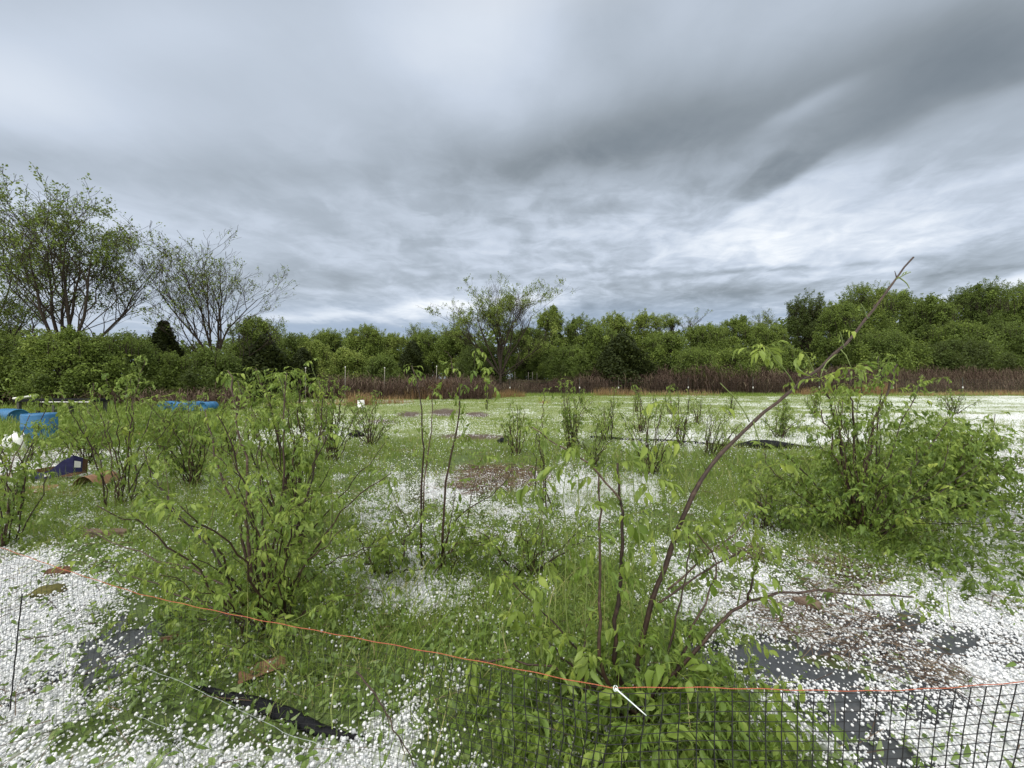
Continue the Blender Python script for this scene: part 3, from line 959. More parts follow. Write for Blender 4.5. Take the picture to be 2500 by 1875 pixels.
# --- leafy trees and shrubs one can tell apart (px, top py, half width px, depth, tint, density, label)
ROUND = [
    (30, 822, 120, 21, .44, 1.0, 'dense green shrub under the trees at the left edge, behind the white pipe', 'shrub'),
    (175, 815, 100, 20.5, .50, 1.0, 'dense green shrub round the foot of the biggest tree', 'shrub'),
    (300, 820, 95, 22, .40, 1.0, 'dense green shrub between the biggest tree and the pointed cedar', 'shrub'),
    (-110, 790, 130, 23, .46, 1.2, 'dark green thicket shrub reaching in past the left edge', 'shrub'),
    (395, 868, 75, 23.5, .46, 1.2, 'yellowish green shrub in front of the pointed cedar', 'shrub'),
    (520, 862, 80, 24.5, .36, 1.2, 'dull green shrub at the foot of the fan shaped bare tree', 'shrub'),
    (625, 775, 72, 33, .50, 1.1, 'round topped green tree just right of the fan shaped bare tree', 'tree'),
    (725, 815, 55, 40, .42, 1.0, 'low olive tree left of the bright round one', 'tree'),
    (770, 840, 45, 34, .62, 1.0, 'bright green bush above the left end of the brown brambles', 'shrub'),
    (800, 806, 50, 52, .52, 1.0, 'broad pale green tree in the far wood, left of the bright round one', 'tree'),
    (893, 795, 60, 50, .54, 1.2, 'rounded bright green tree standing above the low wood left of centre', 'tree'),
    (850, 862, 55, 38, .62, 1.1, 'light green bush between the two small dark cedars', 'shrub'),
    (935, 872, 45, 36, .40, 1.0, 'grey green willow bush standing in the brown brambles', 'shrub'),
    (965, 818, 45, 58, .60, .9, 'pale yellow green tree in the dip of the skyline', 'tree'),
    (1040, 808, 55, 54, .48, .9, 'loose green tree left of the wide domed tree', 'tree'),
    (1115, 802, 55, 52, .48, 1.1, 'leafy tree half hidden behind the left side of the wide domed tree', 'tree'),
    (1180, 845, 75, 47, .36, 1.1, 'dark green bush below the wide domed tree', 'shrub'),
    (1290, 800, 60, 50, .36, 1.1, 'dark leafy tree behind the right side of the wide domed tree', 'tree'),
    (1343, 752, 42, 52, .55, 1.0, 'tall narrow pale green tree just right of the wide domed tree', 'tree'),
    (1420, 773, 56, 52, .46, 1.1, 'rounded green tree between the tall narrow tree and the big dark cedar', 'tree'),
    (1385, 850, 60, 44, .38, 1.1, 'dull olive shrub in front of the rounded trees right of centre', 'shrub'),
    (1470, 800, 50, 48, .46, 1.0, 'green shrub touching the left side of the big dark cedar', 'shrub'),
    (1495, 765, 48, 60, .60, .8, 'feathery pale tree rising behind the big dark cedar', 'tree'),
    (1575, 760, 55, 56, .58, 1.0, 'tall light green tree above and right of the big dark cedar', 'tree'),
    (1620, 812, 70, 48, .45, 1.1, 'dense green tree right of the big dark cedar', 'tree'),
    (1720, 790, 62, 50, .48, 1.0, 'green tree below the small bare tree', 'tree'),
    (1790, 776, 52, 52, .50, 1.0, 'yellow green tree right of the small bare tree', 'tree'),
    (1700, 855, 60, 43, .45, 1.1, 'low green shrub at the edge of the purple brown brambles', 'shrub'),
    (1790, 850, 55, 43, .48, 1.0, 'young tree with a dark stem behind the purple brown brambles', 'tree'),
    (1870, 790, 60, 54, .50, 1.0, 'bushy green tree left of the dark domed tree', 'tree'),
    (1905, 850, 60, 46, .50, 1.1, 'bright green shrub below the dark domed tree', 'shrub'),
    (1972, 716, 62, 58, .22, 1.1, 'dark domed tree where the wood steps up to the right', 'tree'),
    (2045, 740, 55, 52, .46, 1.1, 'green tree between the dark domed tree and the tall right hand trees', 'tree'),
    (2110, 692, 78, 58, .48, 1.2, 'tall green tree behind the upper part of the long leaning cane', 'tree'),
    (2190, 712, 66, 60, .46, 1.1, 'tall green tree directly right of the tip of the leaning cane', 'tree'),
    (2150, 810, 90, 50, .42, 1.2, 'wide dark green shrub above the big elder bush on the right', 'shrub'),
    (2270, 728, 70, 56, .42, 1.2, 'flat topped green tree in the right hand wood', 'tree'),
    (2352, 702, 52, 62, .34, .8, 'thin topped dark tree in the right hand wood', 'tree'),
    (2408, 688, 50, 56, .36, 1.1, 'tall dark trunked tree near the right edge', 'tree'),
    (2475, 690, 60, 58, .44, 1.2, 'tall leafy tree at the right edge', 'tree'),
    (2570, 685, 80, 58, .42, 1.2, 'leafy tree cut off by the right edge', 'tree'),
    (2330, 790, 80, 52, .46, 1.2, 'bright green shrub low in the right hand wood', 'shrub'),
    (2450, 790, 80, 51, .38, 1.2, 'dark green shrub low in the wood at the right edge', 'shrub'),
    (2330, 835, 90, 49, .20, 1.0, 'grey brown leafless mound of scrub above the hail covered bank', 'shrub'),
]
for i, (px, top, w, D, tn, dn, lab, cat) in enumerate(ROUND):
    shr = cat == 'shrub'
    round_tree('shrub' if shr else 'leafy_tree', at(px, D), D, topz(top, D), hw(w, D), lab, cat, tn, dn, .02 if shr else .06, i * 3 + 1,
               leaf=.055 + D * .0026, nclump=84, airy_top=.7 if shr else 1.5, gap=.08 if not shr else 0)

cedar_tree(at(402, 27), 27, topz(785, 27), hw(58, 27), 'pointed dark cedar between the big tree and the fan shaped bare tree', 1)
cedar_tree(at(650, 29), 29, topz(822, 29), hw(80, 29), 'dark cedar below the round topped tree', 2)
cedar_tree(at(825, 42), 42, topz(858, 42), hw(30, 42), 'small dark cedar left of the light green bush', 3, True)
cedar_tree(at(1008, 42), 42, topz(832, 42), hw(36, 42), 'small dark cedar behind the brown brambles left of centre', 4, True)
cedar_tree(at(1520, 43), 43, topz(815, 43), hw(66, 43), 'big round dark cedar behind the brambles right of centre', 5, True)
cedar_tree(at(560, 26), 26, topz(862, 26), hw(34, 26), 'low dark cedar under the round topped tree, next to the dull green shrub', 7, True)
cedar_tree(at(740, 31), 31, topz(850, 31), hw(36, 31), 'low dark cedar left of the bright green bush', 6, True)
for (px, top, w, D, lab, sd) in ((692, 800, 34, 60, 'small bare tree on the skyline right of the round topped tree', 21), (1020, 790, 36, 56, 'bare twiggy tree left of the wide domed tree', 22),
                                 (1692, 758, 44, 58, 'small bare pale tree on the skyline right of centre', 23), (1862, 756, 34, 62, 'bare tree top between the yellow green tree and the dark domed tree', 24),
                                 (1645, 768, 36, 60, 'half bare pale tree left of the small bare tree', 25)):
    open_tree('bare_tree', at(px, D), D, topz(top, D), hw(w, D), lab, 6, sd, .35 if sd != 25 else 1.2, .13, .75, .5, .10, counts=(7, 5, 3))


def build_wood():
    """the mass of wood behind"""
    mb = MB()
    g = np.random.default_rng(77)
    pxs = np.array([-900, 0, 300, 450, 620, 700, 800, 950, 1100, 1300, 1500, 1700, 1850, 1950, 2100, 2300, 2500, 3400])
    tops = np.array([780, 800, 828, 842, 828, 832, 826, 838, 828, 812, 806, 812, 798, 765, 738, 748, 728, 720])
    for layer, (D, n) in enumerate(((66, 9000), (72, 9000))):
        px = g.uniform(-900, 3400, n)
        t = np.interp(px, pxs, tops) + 16 * (fbm(px, px * 0 + layer * 9, 90, 5) - .5) * 2 + 14 * (fbm(px, px * 0 + layer * 9, 26, 8) - .5) * 2
        x = (px - 1250) / FPX * D; y = np.full(n, float(D)) + g.normal(0, 2, n)
        zt = CAMZ + (925 - t) / FPX * D
        zb = terrain(x, y)
        u = g.random(n) ** .6
        z = zb + (zt - zb) * u
        tt = np.clip(.38 + .35 * (fbm(px, z * 12, 60, 12) - .5) * 2 + g.normal(0, .07, n), 0, 1)
        mb.inst(SPRIG, np.stack([x, y, z], -1), rotmats(g.random(n) * 6.28, g.normal(0, .8, n), g.normal(0, .8, n), g.uniform(.5, 1.1, n)), tt)
    tag(mb.build('woodland', M['far_leaf']), 'green wood closing the field behind the nearer trees', 'wood', None, 'stuff')


build_wood()


def build_brambles():
    g = np.random.default_rng(41)
    # an arching stem
    k = 6
    s = np.linspace(0, 1, k)
    pts = np.stack([np.zeros(k), s ** 1.6 * .75, np.sin(s * 2.0) / math.sin(1.57) * 1.0], -1)
    v = []
    for p in pts: v += [p + [-.5, 0, 0], p + [.5, 0, 0]]
    v = np.array(v); 
    f = np.array([[2 * i, 2 * i + 1, 2 * i + 3, 2 * i + 2] for i in range(k - 1)])
    stem = (v, None, f, np.zeros(len(v)))
    def patch(name, label, px0, px1, D0, D1, hfun, n, tint):
        mb = MB()
        D = g.uniform(D0, D1, n); px = g.uniform(px0, px1, n)
        x = (px - 1250) / FPX * D
        hgt = np.array([hfun(a) for a in px]) * .88 * g.uniform(.35, 1.15, n) * (.45 + 1.05 * fbm(x, D, 1.7, 14))
        wdt = .022 * g.uniform(.7, 1.5, n)
        m = rotmats(g.random(n) * 6.28, g.normal(0, .38, n), 0, 1.0) * np.stack([wdt, hgt * g.uniform(.4, 1.2, n), hgt], -1)[:, None, :]
        tt = np.clip(tint + g.normal(0, .18, n) + .5 * (fbm(x, D, 3.0, 15) - .5), 0, 1)
        mb.inst(stem, np.stack([x, D, terrain(x, D)], -1), m, tt)
        n2 = n // 3
        i2 = g.integers(0, n, n2)
        pos = np.stack([x[i2] + g.normal(0, .3, n2), D[i2] + g.normal(0, .3, n2), terrain(x[i2], D[i2]) + hgt[i2] * g.random(n2)], -1)
        mb.inst(SPRIG, pos, rotmats(g.random(n2) * 6.28, g.normal(0, .8, n2), 0, .10 * g.uniform(.5, 1.3, n2)), np.clip(.3 + g.normal(0, .2, n2), 0, 1), mat=0)
        tag(mb.build(name, [M['bramble']]), label, 'brambles', None, 'stuff')
    patch('brambles', 'reddish brown brambles along the fence left of centre', 540, 1200, 30, 40, lambda p: 1.75, 17000, .44)
    patch('brambles', 'brown undergrowth below the trees on the left', -500, 600, 19.5, 28, lambda p: 1.1, 12000, .45)
    patch('brambles', 'low brown weeds closing the gap below the wide domed tree', 1190, 1350, 40, 44, lambda p: .9, 3000, .5)
    patch('brambles', 'purple brown bramble thicket along the fence right of centre', 1340, 2130, 39.5, 46, lambda p: np.interp(p, [1340, 1450, 1600, 1700, 1760, 1900, 2130], [1.3, 1.9, 1.9, 2.7, 2.9, 2.2, 1.6]), 22000, .38)
    patch('brambles', 'brown scrub on the bank at the far right', 2120, 3200, 40, 45, lambda p: 1.1, 16000, .45)
    patch('brambles', 'grey brown scrub beyond the hail covered bank', 2200, 3200, 53, 62, lambda p: 1.2, 8000, .5)
    # dry orange grass along the fence
    def dry(label, spots, green=False):
        mb = MB(); bl = blade()
        for (px, py, w, hpx, n, tn) in spots:
            D = CAMZ * FPX / (py - 925)
            D = min(D, 38.5); n = int(n * .55); hpx = hpx * .85
            x = at(px, D) + g.normal(0, hw(w, D) * .5, n); y = D + g.uniform(-.8, .8, n)
            h = hw(hpx, D) * g.uniform(.5, 1.15, n)
            m = rotmats(g.random(n) * 6.28, g.normal(0, .2, n), 0, 1.0) * np.stack([np.full(n, .022), h * .5, h], -1)[:, None, :]
            mb.inst(bl, np.stack([x, y, terrain(x, y)], -1), m, np.clip(tn + g.normal(0, .2, n), 0, 1))
        tag(mb.build('dry_grass', M['dry']), label, 'dry grass', None, 'stuff')
    dry('orange dry grass clumps along the far edge of the field', [
        (870, 990, 30, 42, 500, .5), (900, 988, 20, 34, 300, .4), (1020, 974, 60, 34, 700, .4), (1075, 972, 45, 50, 1100, .42), (1100, 970, 30, 50, 600, .45), (960, 985, 60, 26, 400, .5),
        (1210, 970, 26, 22, 350, .35), (1245, 968, 22, 26, 400, .3), (1270, 968, 14, 18, 200, .4),
        (1475, 966, 30, 26, 400, .6), (1530, 966, 50, 24, 500, .6), (1610, 966, 60, 18, 400, .7), (1700, 966, 60, 20, 400, .7), (1990, 964, 40, 24, 400, .6), (1960, 964, 30, 20, 300, .55),
        (2120, 948, 40, 36, 700, .42), (2150, 945, 30, 40, 500, .45), (2250, 966, 60, 14, 400, .6), (2350, 966, 60, 16, 500, .6), (2450, 966, 60, 18, 500, .55), (2540, 966, 60, 18, 500, .55),
        (1330, 985, 14, 10, 100, .6), (800, 990, 40, 22, 250, .7), (700, 992, 50, 20, 250, .7)])
    # green weeds round the drums and along the fence
    mb = MB()
    n = 60000
    px = g.uniform(-300, 2700, n); px = np.where(g.random(n) < .5, g.uniform(-300, 620, n), px); D = np.where(px < 700, g.uniform(8.5, 26, n), g.uniform(35.5, 39, n))
    k = (px > 700) | (g.random(n) < 1) & (px < 560)
    px, D = px[k], D[k]; n = len(px)
    x = (px - 1250) / FPX * D
    nn = fbm(x, D, 1.6, 19)
    k = nn > .36
    x, D, px, nn = x[k], D[k], px[k], nn[k]; n = len(x)
    h = np.where(px < 700, .45, .32) * g.uniform(.4, 1.2, n) * (.4 + nn) * np.where((px > 700) & (D < 37), .5, 1)
    mb.inst(blade(), np.stack([x, D, terrain(x, D)], -1), rotmats(g.random(n) * 6.28, g.normal(0, .35, n), 0, 1.0) * np.stack([np.full(n, .016) * (1 + D / 40), h * .6, h], -1)[:, None, :],
            np.clip(.5 + g.normal(0, .2, n), 0, .98))
    tag(mb.build('weeds', M['grass']), 'tall green weeds at the edges of the field', 'weeds', None, 'stuff')


build_brambles()

# ------------------------------------------------------------------ elder bushes in the field
def compound(seed, droop=1.0, n_pairs=3, lod=0):
    """a pinnate leaf about 1 unit long with its leaflets hanging"""
    g = np.random.default_rng(seed)
    V, F3, F4, T = [], [], [], []; nv = 0
    ang = .35; p = np.array([0., 0., 0.]); path = [p.copy()]; dirs = []
    ns = 6
    side = g.normal(0, .06)
    for i in range(ns):
        ang -= droop * g.uniform(.15, .42)
        ang = max(ang, -1.45)
        d = np.array([side * 2, math.cos(ang), math.sin(ang)]); d = unit(d)
        p = p + d / ns * .85; path.append(p.copy()); dirs.append(d)
    path = np.array(path)
    # rachis: a thin three sided strip
    r = .010
    for i, q in enumerate(path):
        rr = r * (1 - .6 * i / ns)
        V.append([q + [rr, 0, 0], q + [-rr, 0, 0], q + [0, 0, rr * 1.6]])
        if i:
            a = nv + 3 * (i - 1); b = nv + 3 * i
            F4.append([[a, a + 1, b + 1, b], [a + 1, a + 2, b + 2, b + 1], [a + 2, a, b, b + 2]])
    T.append(np.full(3 * len(path), .25)); V = [np.vstack(V)]; nv = len(V[0])
    F4 = np.array(F4).reshape(-1, 4)
    spots = [(ns, 0, 1.0)]
    for k in range(n_pairs):
        f = .42 + .55 * k / max(1, n_pairs - .3)
        for sgn in (-1, 1):
            if g.random() < .14: continue
            spots.append((f * ns, sgn, g.uniform(.75, 1.05) * (.85 + .1 * k)))
    for (f, sgn, sc) in spots:
        i0 = min(int(f), ns - 1); q = path[i0] + (path[i0 + 1] - path[i0]) * min(1, f - i0)
        d = dirs[i0]
        lv, lf = leaflet(g.uniform(.15, 1.1), g.uniform(.2, 1.1), w=(.10 if g.random() < .28 else .27) * g.uniform(.6, 1.15))
        L_ = .46 * sc * g.uniform(.75, 1.1)
        if g.random() < .25: L_ *= .6
        yaw = -sgn * g.uniform(.7, 1.15) + math.atan2(-d[0], d[1])
        pit = math.asin(np.clip(d[2], -1, 1)) * (.9 if sgn == 0 else .55) - droop * g.uniform(.1, .7) * (1 if sgn else .3)
        m = rotmats(np.array([yaw]), pit, sgn * g.uniform(-.1, .6), L_)[0]
        V.append(lv @ m.T + q); F3.append(lf + nv); T.append(np.full(len(lv), g.normal(0, .06))); nv += len(lv)
    return (np.vstack(V), np.vstack(F3), F4, np.concatenate(T))


CLEAF = [compound(i, droop=[.3, .7, 1.1, 1.5, .5][i % 5], n_pairs=[2, 3, 3, 2, 4][i % 5]) for i in range(24)]


class Bush:
    def __init__(s, x, y, label, seed, group=None, name='elder_bush', cat='bush'):
        s.x, s.y = x, y; s.z = tz(x, y)
        s.g = np.random.default_rng(seed)
        s.root = thing(name, (x, y, s.z), label, cat, group)
        s.o = np.array([x, y, s.z])
        s.lp, s.ly, s.lpi, s.ls, s.lt = [], [], [], [], []
        s.canes = []; s.tw = []; s.gr = []
    def leaf(s, p, yaw=None, pitch=None, size=.19, tint=None):
        g = s.g
        s.lp.append(p); s.ly.append(g.random() * 6.28 if yaw is None else yaw); s.lpi.append(g.normal(-.35, .4) if pitch is None else pitch)
        s.ls.append(size * .86 * g.uniform(.6, 1.25)); s.lt.append(np.clip(g.normal(.45, .2) if tint is None else tint + g.normal(0, .08), 0, .97))
    def path(s, pts, n=10, wob=.012):
        pts = np.asarray(pts, float)
        t = np.linspace(0, len(pts) - 1, n + 1)
        out = np.stack([np.interp(t, np.arange(len(pts)), pts[:, k]) for k in range(3)], -1)
        # soften corners
        for _ in range(2):
            out[1:-1] = (out[:-2] + 2 * out[1:-1] + out[2:]) / 4
        out[1:-1] += s.g.normal(0, wob, (n - 1, 3))
        return out
    def tuft(s, p, d, n=4, size=.16, tint=.62):
        """the hanging bunch of leaves at the tip of a shoot"""
        g = s.g
        a0 = g.random() * 6.28
        for i in range(n):
            s.leaf(p + unit(d) * g.uniform(-.03, .02), a0 + i * 6.28 / n + g.normal(0, .3), g.uniform(-.5, .55), size, tint)
    def shoot(s, p, d, L_, r=.003, size=.14, leaves=3, green=True, droop=.25):
        g = s.g
        d = unit(np.asarray(d, float)); pts = [p]; q = p.copy()
        for i in range(4):
            d = unit(d + g.normal(0, .12, 3) + np.array([0, 0, .12 - droop * .08 * i])); q = q + d * L_ / 4; pts.append(q)
        q_ = MB(); q_.tube(pts, np.linspace(r, r * .5, 5), 4, g.random(), cap=False)
        (s.gr if green else s.tw).append(q_)
        for i in range(leaves):
            k = g.integers(1, 4)
            s.leaf(pts[k], None, g.normal(-.35, .3), size, g.normal(.5, .15))
        s.tuft(pts[-1], d, g.integers(2, 5), size * .9)
        return pts
    def cane(s, pts, r0=.010, r1=.004, leaves=8, size=.17, shoots=3, part=True, lo=.3, tip=True, bare=False, sides=6, n=12, wob=.008, nshoot=.22):
        g = s.g
        pth = s.path(pts, n, wob)
        rad = np.linspace(r0, r1, len(pth)) * g.uniform(.93, 1.1, len(pth))
        mb = MB()
        # slight swelling at the nodes
        rad[::3] *= 1.14
        mb.tube(pth, rad, sides, float(np.clip(g.normal(.45, .2), 0, 1)))
        (s.canes if part else s.tw).append(mb)
        m = len(pth) - 1
        for i in range(leaves):
            f = g.uniform(lo, 1) * m; i0 = min(int(f), m - 1); p = pth[i0] + (pth[i0 + 1] - pth[i0]) * (f - i0)
            s.leaf(p, None, None, size)
        for i in range(shoots):
            f = g.uniform(lo * .7, .97) * m; i0 = min(int(f), m - 1); p = pth[i0] + (pth[i0 + 1] - pth[i0]) * (f - i0)
            d = pth[i0 + 1] - pth[i0]; a = g.random() * 6.28
            s.shoot(p, unit(d) * .8 + np.array([math.cos(a), math.sin(a), .25]) * .8, g.uniform(.4, 1.3) * nshoot, .0026 if r0 > .006 else .002, size * .85, g.integers(0, 3), green=g.random() < .7)
        if tip: s.tuft(pth[-1], pth[-1] - pth[-2], g.integers(3, 6), size * .85)
        return pth
    def fan(s, n, h, spread, r0=.009, leaves=8, size=.17, shoots=3, part=True, az=None, hvar=.35, lo=.3, sides=5, bare=.1, low=0.0, up=1.5, wob=.012):
        g = s.g
        for i in range(n):
            a = g.random() * 6.28 if az is None else az[0] + g.uniform(-1, 1) * az[1]
            hh = h * (1 - hvar * g.random()); out = spread * g.uniform(.15, 1.0)
            b = s.o + np.array([g.normal(0, .06), g.normal(0, .06), -.03])
            e = b + np.array([math.cos(a) * out, math.sin(a) * out, hh * (1 - .35 * (out / max(spread, .01)) ** 2) - low * g.random()])
            mid = b + (e - b) * .5 + np.array([math.cos(a) * out * .12 * (1 if g.random() < .5 else -1), 0, hh * .10 * up / 1.5]) + g.normal(0, .03, 3)
            nl = 0 if g.random() < bare else int(leaves * g.uniform(.7, 1.9))
            s.cane([b, b + (mid - b) * .5 + g.normal(0, .02, 3), mid, mid + (e - mid) * .55 + g.normal(0, .03, 3), e], r0 * g.uniform(.65, 1.15), r0 * .3, nl, size, shoots if nl else 1, part, lo, tip=nl > 0, sides=sides, wob=wob)
    def clump(s, c, rad, n, size=.16, tint=.35):
        n = int(n * 1.45)
        """leaves filling a volume (low dense growth)"""
        g = s.g
        for i in range(n):
            d = unit(g.normal(0, 1, 3)) * g.random() ** .5
            p = np.asarray(c) + d * rad
            p[2] = max(p[2], s.z + .03)
            s.leaf(p, math.atan2(-d[0], d[1]) + g.normal(0, .9), g.normal(.05, .5), size, g.normal(tint, .13))
    def done(s):
        k = 0
        for lst, nm, mt in ((s.canes, 'cane', 'cane'), (s.tw, 'twig', 'cane'), (s.gr, 'green_shoot', 'green_stem')):
            for mb in lst[:95]: mb.build(nm, M[mt], s.root, origin=s.o)
            if lst[95:]:
                mb = MB()
                for q_ in lst[95:]:
                    mb.add(np.concatenate(q_.v), np.concatenate(q_.f3) if q_.f3 else None, np.concatenate(q_.f4), np.concatenate(q_.t))
                mb.build(nm, M[mt], s.root, origin=s.o)['kind'] = 'stuff'
        if s.lp:
            mb = MB()
            lp = np.array(s.lp); m = rotmats(np.array(s.ly), np.array(s.lpi), s.g.normal(0, .35, len(lp)), np.array(s.ls))
            kind = s.g.integers(0, len(CLEAF), len(lp)); t = np.array(s.lt)
            for q in range(len(CLEAF)):
                w = kind == q
                mb.inst(CLEAF[q], lp[w], m[w], t[w])
            mb.build('foliage', M['leaf'], s.root, origin=s.o)
        return s.root


def pl(pts, d0, d1=None):
    d1 = d0 if d1 is None else d1
    n = len(pts)
    return [P(px, py, d0 + (d1 - d0) * i / max(1, n - 1)) for i, (px, py) in enumerate(pts)]


# ---- A: the nearest bush, just behind the net, with the long leaning cane
def bush_near():
    b = Bush(0.60, 1.80, 'nearest elder just behind the net, one long thick cane leaning far up to the right', 1)
    o = b.o
    B0 = o + np.array([.0, .0, -.02])
    p = pl([(1554, 1616), (1585, 1500), (1616, 1390), (1672, 1243), (1718, 1153), (1808, 1057), (1865, 1006), (1966, 927), (2057, 848), (2124, 768), (2170, 701), (2230, 628)], 1.88, 2.15)
    path = b.cane([B0 + [.02, 0, 0], B0 + [.0, .03, .12]] + p, .0145, .0042, 0, .17, 0, tip=False, n=36, sides=9, wob=.0035)
    for (pts, r, lv, sh) in (
        ([(1488, 1620), (1508, 1500), (1516, 1400), (1520, 1300), (1516, 1200), (1508, 1130)], .0125, 2, 1),
        ([(1458, 1640), (1462, 1500), (1466, 1350), (1466, 1250), (1462, 1160)], .0095, 3, 1),
        ([(1700, 1600), (1740, 1530), (1790, 1490), (1826, 1466), (1900, 1448), (2000, 1444), (2100, 1452), (2230, 1458)], .0085, 7, 1),
        ([(1640, 1700), (1660, 1600), (1720, 1480), (1760, 1380), (1700, 1300)], .007, 5, 2),
        ([(1600, 1690), (1640, 1560), (1665, 1450), (1690, 1340), (1675, 1290)], .006, 4, 2),
        ([(1590, 1760), (1480, 1690), (1420, 1660), (1330, 1622), (1250, 1610), (1160, 1608)], .008, 6, 2),
        ([(1560, 1750), (1470, 1650), (1370, 1540), (1300, 1470), (1230, 1400)], .006, 7, 2),
        ([(1560, 1780), (1450, 1700), (1380, 1610), (1330, 1560), (1300, 1500)], .0065, 6, 2),
        ([(1540, 1820), (1400, 1780), (1280, 1790), (1150, 1840)], .008, 4, 1),
        ([(1600, 1800), (1720, 1760), (1850, 1760), (1960, 1790)], .010, 5, 1),
        ([(1480, 1800), (1440, 1770), (1435, 1720), (1425, 1650)], .020, 0, 0),
        ([(1430, 1700), (1420, 1600), (1430, 1530), (1455, 1490)], .006, 4, 1),
    ):
        q = pl(pts, 1.74 if r < .012 else 1.82, 1.9 + .1 * b.g.random())
        b.cane([B0 + [b.g.normal(0, .04), b.g.normal(0, .03), 0]] + q, r, r * .42, lv, .16, sh, tip=lv > 0, sides=7, wob=.005, n=16, nshoot=.16)
    # arching side branch off the second cane and the twig off the low right branch
    b.cane(pl([(1516, 1222), (1463, 1154), (1420, 1118), (1360, 1088), (1300, 1043)], 1.9, 1.95), .0062, .003, 3, .15, 1, tip=True, wob=.003, nshoot=.12)
    b.cane(pl([(1826, 1466), (1838, 1410), (1850, 1370), (1862, 1335)], 1.85), .005, .0025, 2, .14, 1, tip=True, wob=.003, nshoot=.1)
    b.cane(pl([(1600, 1480), (1680, 1420), (1780, 1360), (1860, 1330)], 1.86, 1.95), .0055, .0025, 3, .14, 1, wob=.003, nshoot=.1)
    b.cane(pl([(1630, 1440), (1720, 1360), (1800, 1300), (1830, 1250)], 1.88, 2.1), .0045, .002, 3, .14, 1, wob=.003, nshoot=.1)
    for k in (6, 9, 13, 16, 19, 22, 25, 28, 31, 34):
        a = b.g.random() * 6.28; e = path[k] + (path[k + 1] - path[k]) * .5 + np.array([math.cos(a), math.sin(a) * .5, .4]) * b.g.uniform(.012, .034)
        q_ = MB(); q_.tube([path[k], e], [.0032, .0014], 5, .5); b.tw.append(q_)
    # fresh green shoots on the leaning cane: (points, leaves at the tip)
    for pts, nt, sz in (([(1944, 945), (1917, 900), (1890, 872), (1868, 846)], 7, .125), ([(1990, 915), (1975, 880), (1966, 862)], 3, .11), ([(1935, 952), (1930, 935)], 2, .08),
                        ([(2052, 852), (2068, 870), (2080, 900)], 5, .12), ([(2040, 866), (2010, 890), (2003, 925)], 4, .11), ([(2060, 848), (2050, 810)], 2, .08),
                        ([(2118, 778), (2112, 760), (2102, 742)], 1, .05), ([(2186, 682), (2205, 672), (2224, 664)], 1, .045), ([(2192, 676), (2214, 690), (2220, 704)], 1, .05),
                        ([(1830, 1030), (1800, 975), (1758, 935)], 0, .1), ([(1725, 1150), (1690, 1080), (1645, 1010), (1625, 985)], 4, .12),
                        ([(1690, 1210), (1655, 1140), (1625, 1080)], 4, .12), ([(1775, 1085), (1770, 1050), (1745, 1000)], 2, .1), ([(1840, 1030), (1850, 1070), (1875, 1140)], 3, .12)):
        q = b.path(pl(pts, 2.0 if pts[0][0] < 1900 else 2.06, 2.02), 5, .001)
        q_ = MB(); q_.tube(q, np.linspace(.0034, .002, len(q)), 5, .5); b.gr.append(q_)
        for i in range(nt):
            b.leaf(q[-1], i * 6.28 / max(nt, 1) + b.g.normal(0, .3), b.g.uniform(-.2, .5), sz * 1.25, .80)
    # upright leafy shoots standing in front of the canes
    for (px, y0, y1) in ((1350, 1560, 1180), (1385, 1600, 1140), (1430, 1560, 1230), (1545, 1500, 1260), (1570, 1420, 1060), (1620, 1420, 1180), (1400, 1500, 1090), (1650, 1360, 1130), (1800, 1480, 1230), (1330, 1640, 1420), (1830, 1640, 1560)):
        px2 = px - 20 + b.g.normal(0, 25)
        q = b.path(pl([(px, y0), ((px + px2) / 2 + b.g.normal(0, 10), (y0 + y1) / 2), (px2, y1)], 1.78, 1.86), 6, .006)
        q_ = MB(); q_.tube(q, np.linspace(.0034, .0018, len(q)), 5, .4); b.gr.append(q_)
        for k in range(1, 7):
            if b.g.random() < .55: b.leaf(q[k], None, b.g.normal(-.5, .3), .14, b.g.normal(.55, .15))
        b.tuft(q[-1], q[-1] - q[-2], 4, .14, .7)
    # droopy clusters seen against the field
    for (px, py, D, n, tn) in ((1822, 1235, 2.1, 6, .85), (1870, 1290, 2.1, 4, .7), (1400, 1085, 1.9, 3, .6), (1490, 1380, 1.8, 4, .4), (1560, 1300, 1.8, 3, .5), (1385, 1560, 1.7, 5, .8), (1340, 1600, 1.7, 3, .7),
                               (1720, 1600, 1.75, 6, .4), (1780, 1560, 1.75, 6, .35), (1660, 1650, 1.6, 6, .45), (1760, 1660, 1.6, 6, .5), (1880, 1690, 1.5, 6, .55), (1930, 1660, 1.55, 4, .6), (1600, 1560, 1.7, 5, .4),
                               (1480, 1640, 1.65, 5, .45), (1100, 1840, 1.45, 3, .5), (1250, 1740, 1.5, 4, .5), (1310, 1820, 1.45, 4, .45), (1230, 1650, 1.7, 3, .5)):
        c = P(px, py, D)
        for i in range(n): b.leaf(c + b.g.normal(0, .035, 3), None, b.g.normal(-.5, .4), .15, tn)
    for c, r, n in (((.25, 1.75, .12), (.34, .22, .14), 110), ((.62, 1.55, .14), (.4, .22, .19), 170), ((.95, 1.62, .15), (.36, .25, .18), 140), ((.6, 1.9, .3), (.25, .2, .25), 50), ((.2, 1.5, .08), (.3, .2, .1), 35), ((1.0, 1.42, .08), (.3, .2, .12), 40)):
        b.clump(c, np.array(r), n, .125, .38)
    b.done()


bush_near()


def gp(px, py):
    return ground_px(px, py)


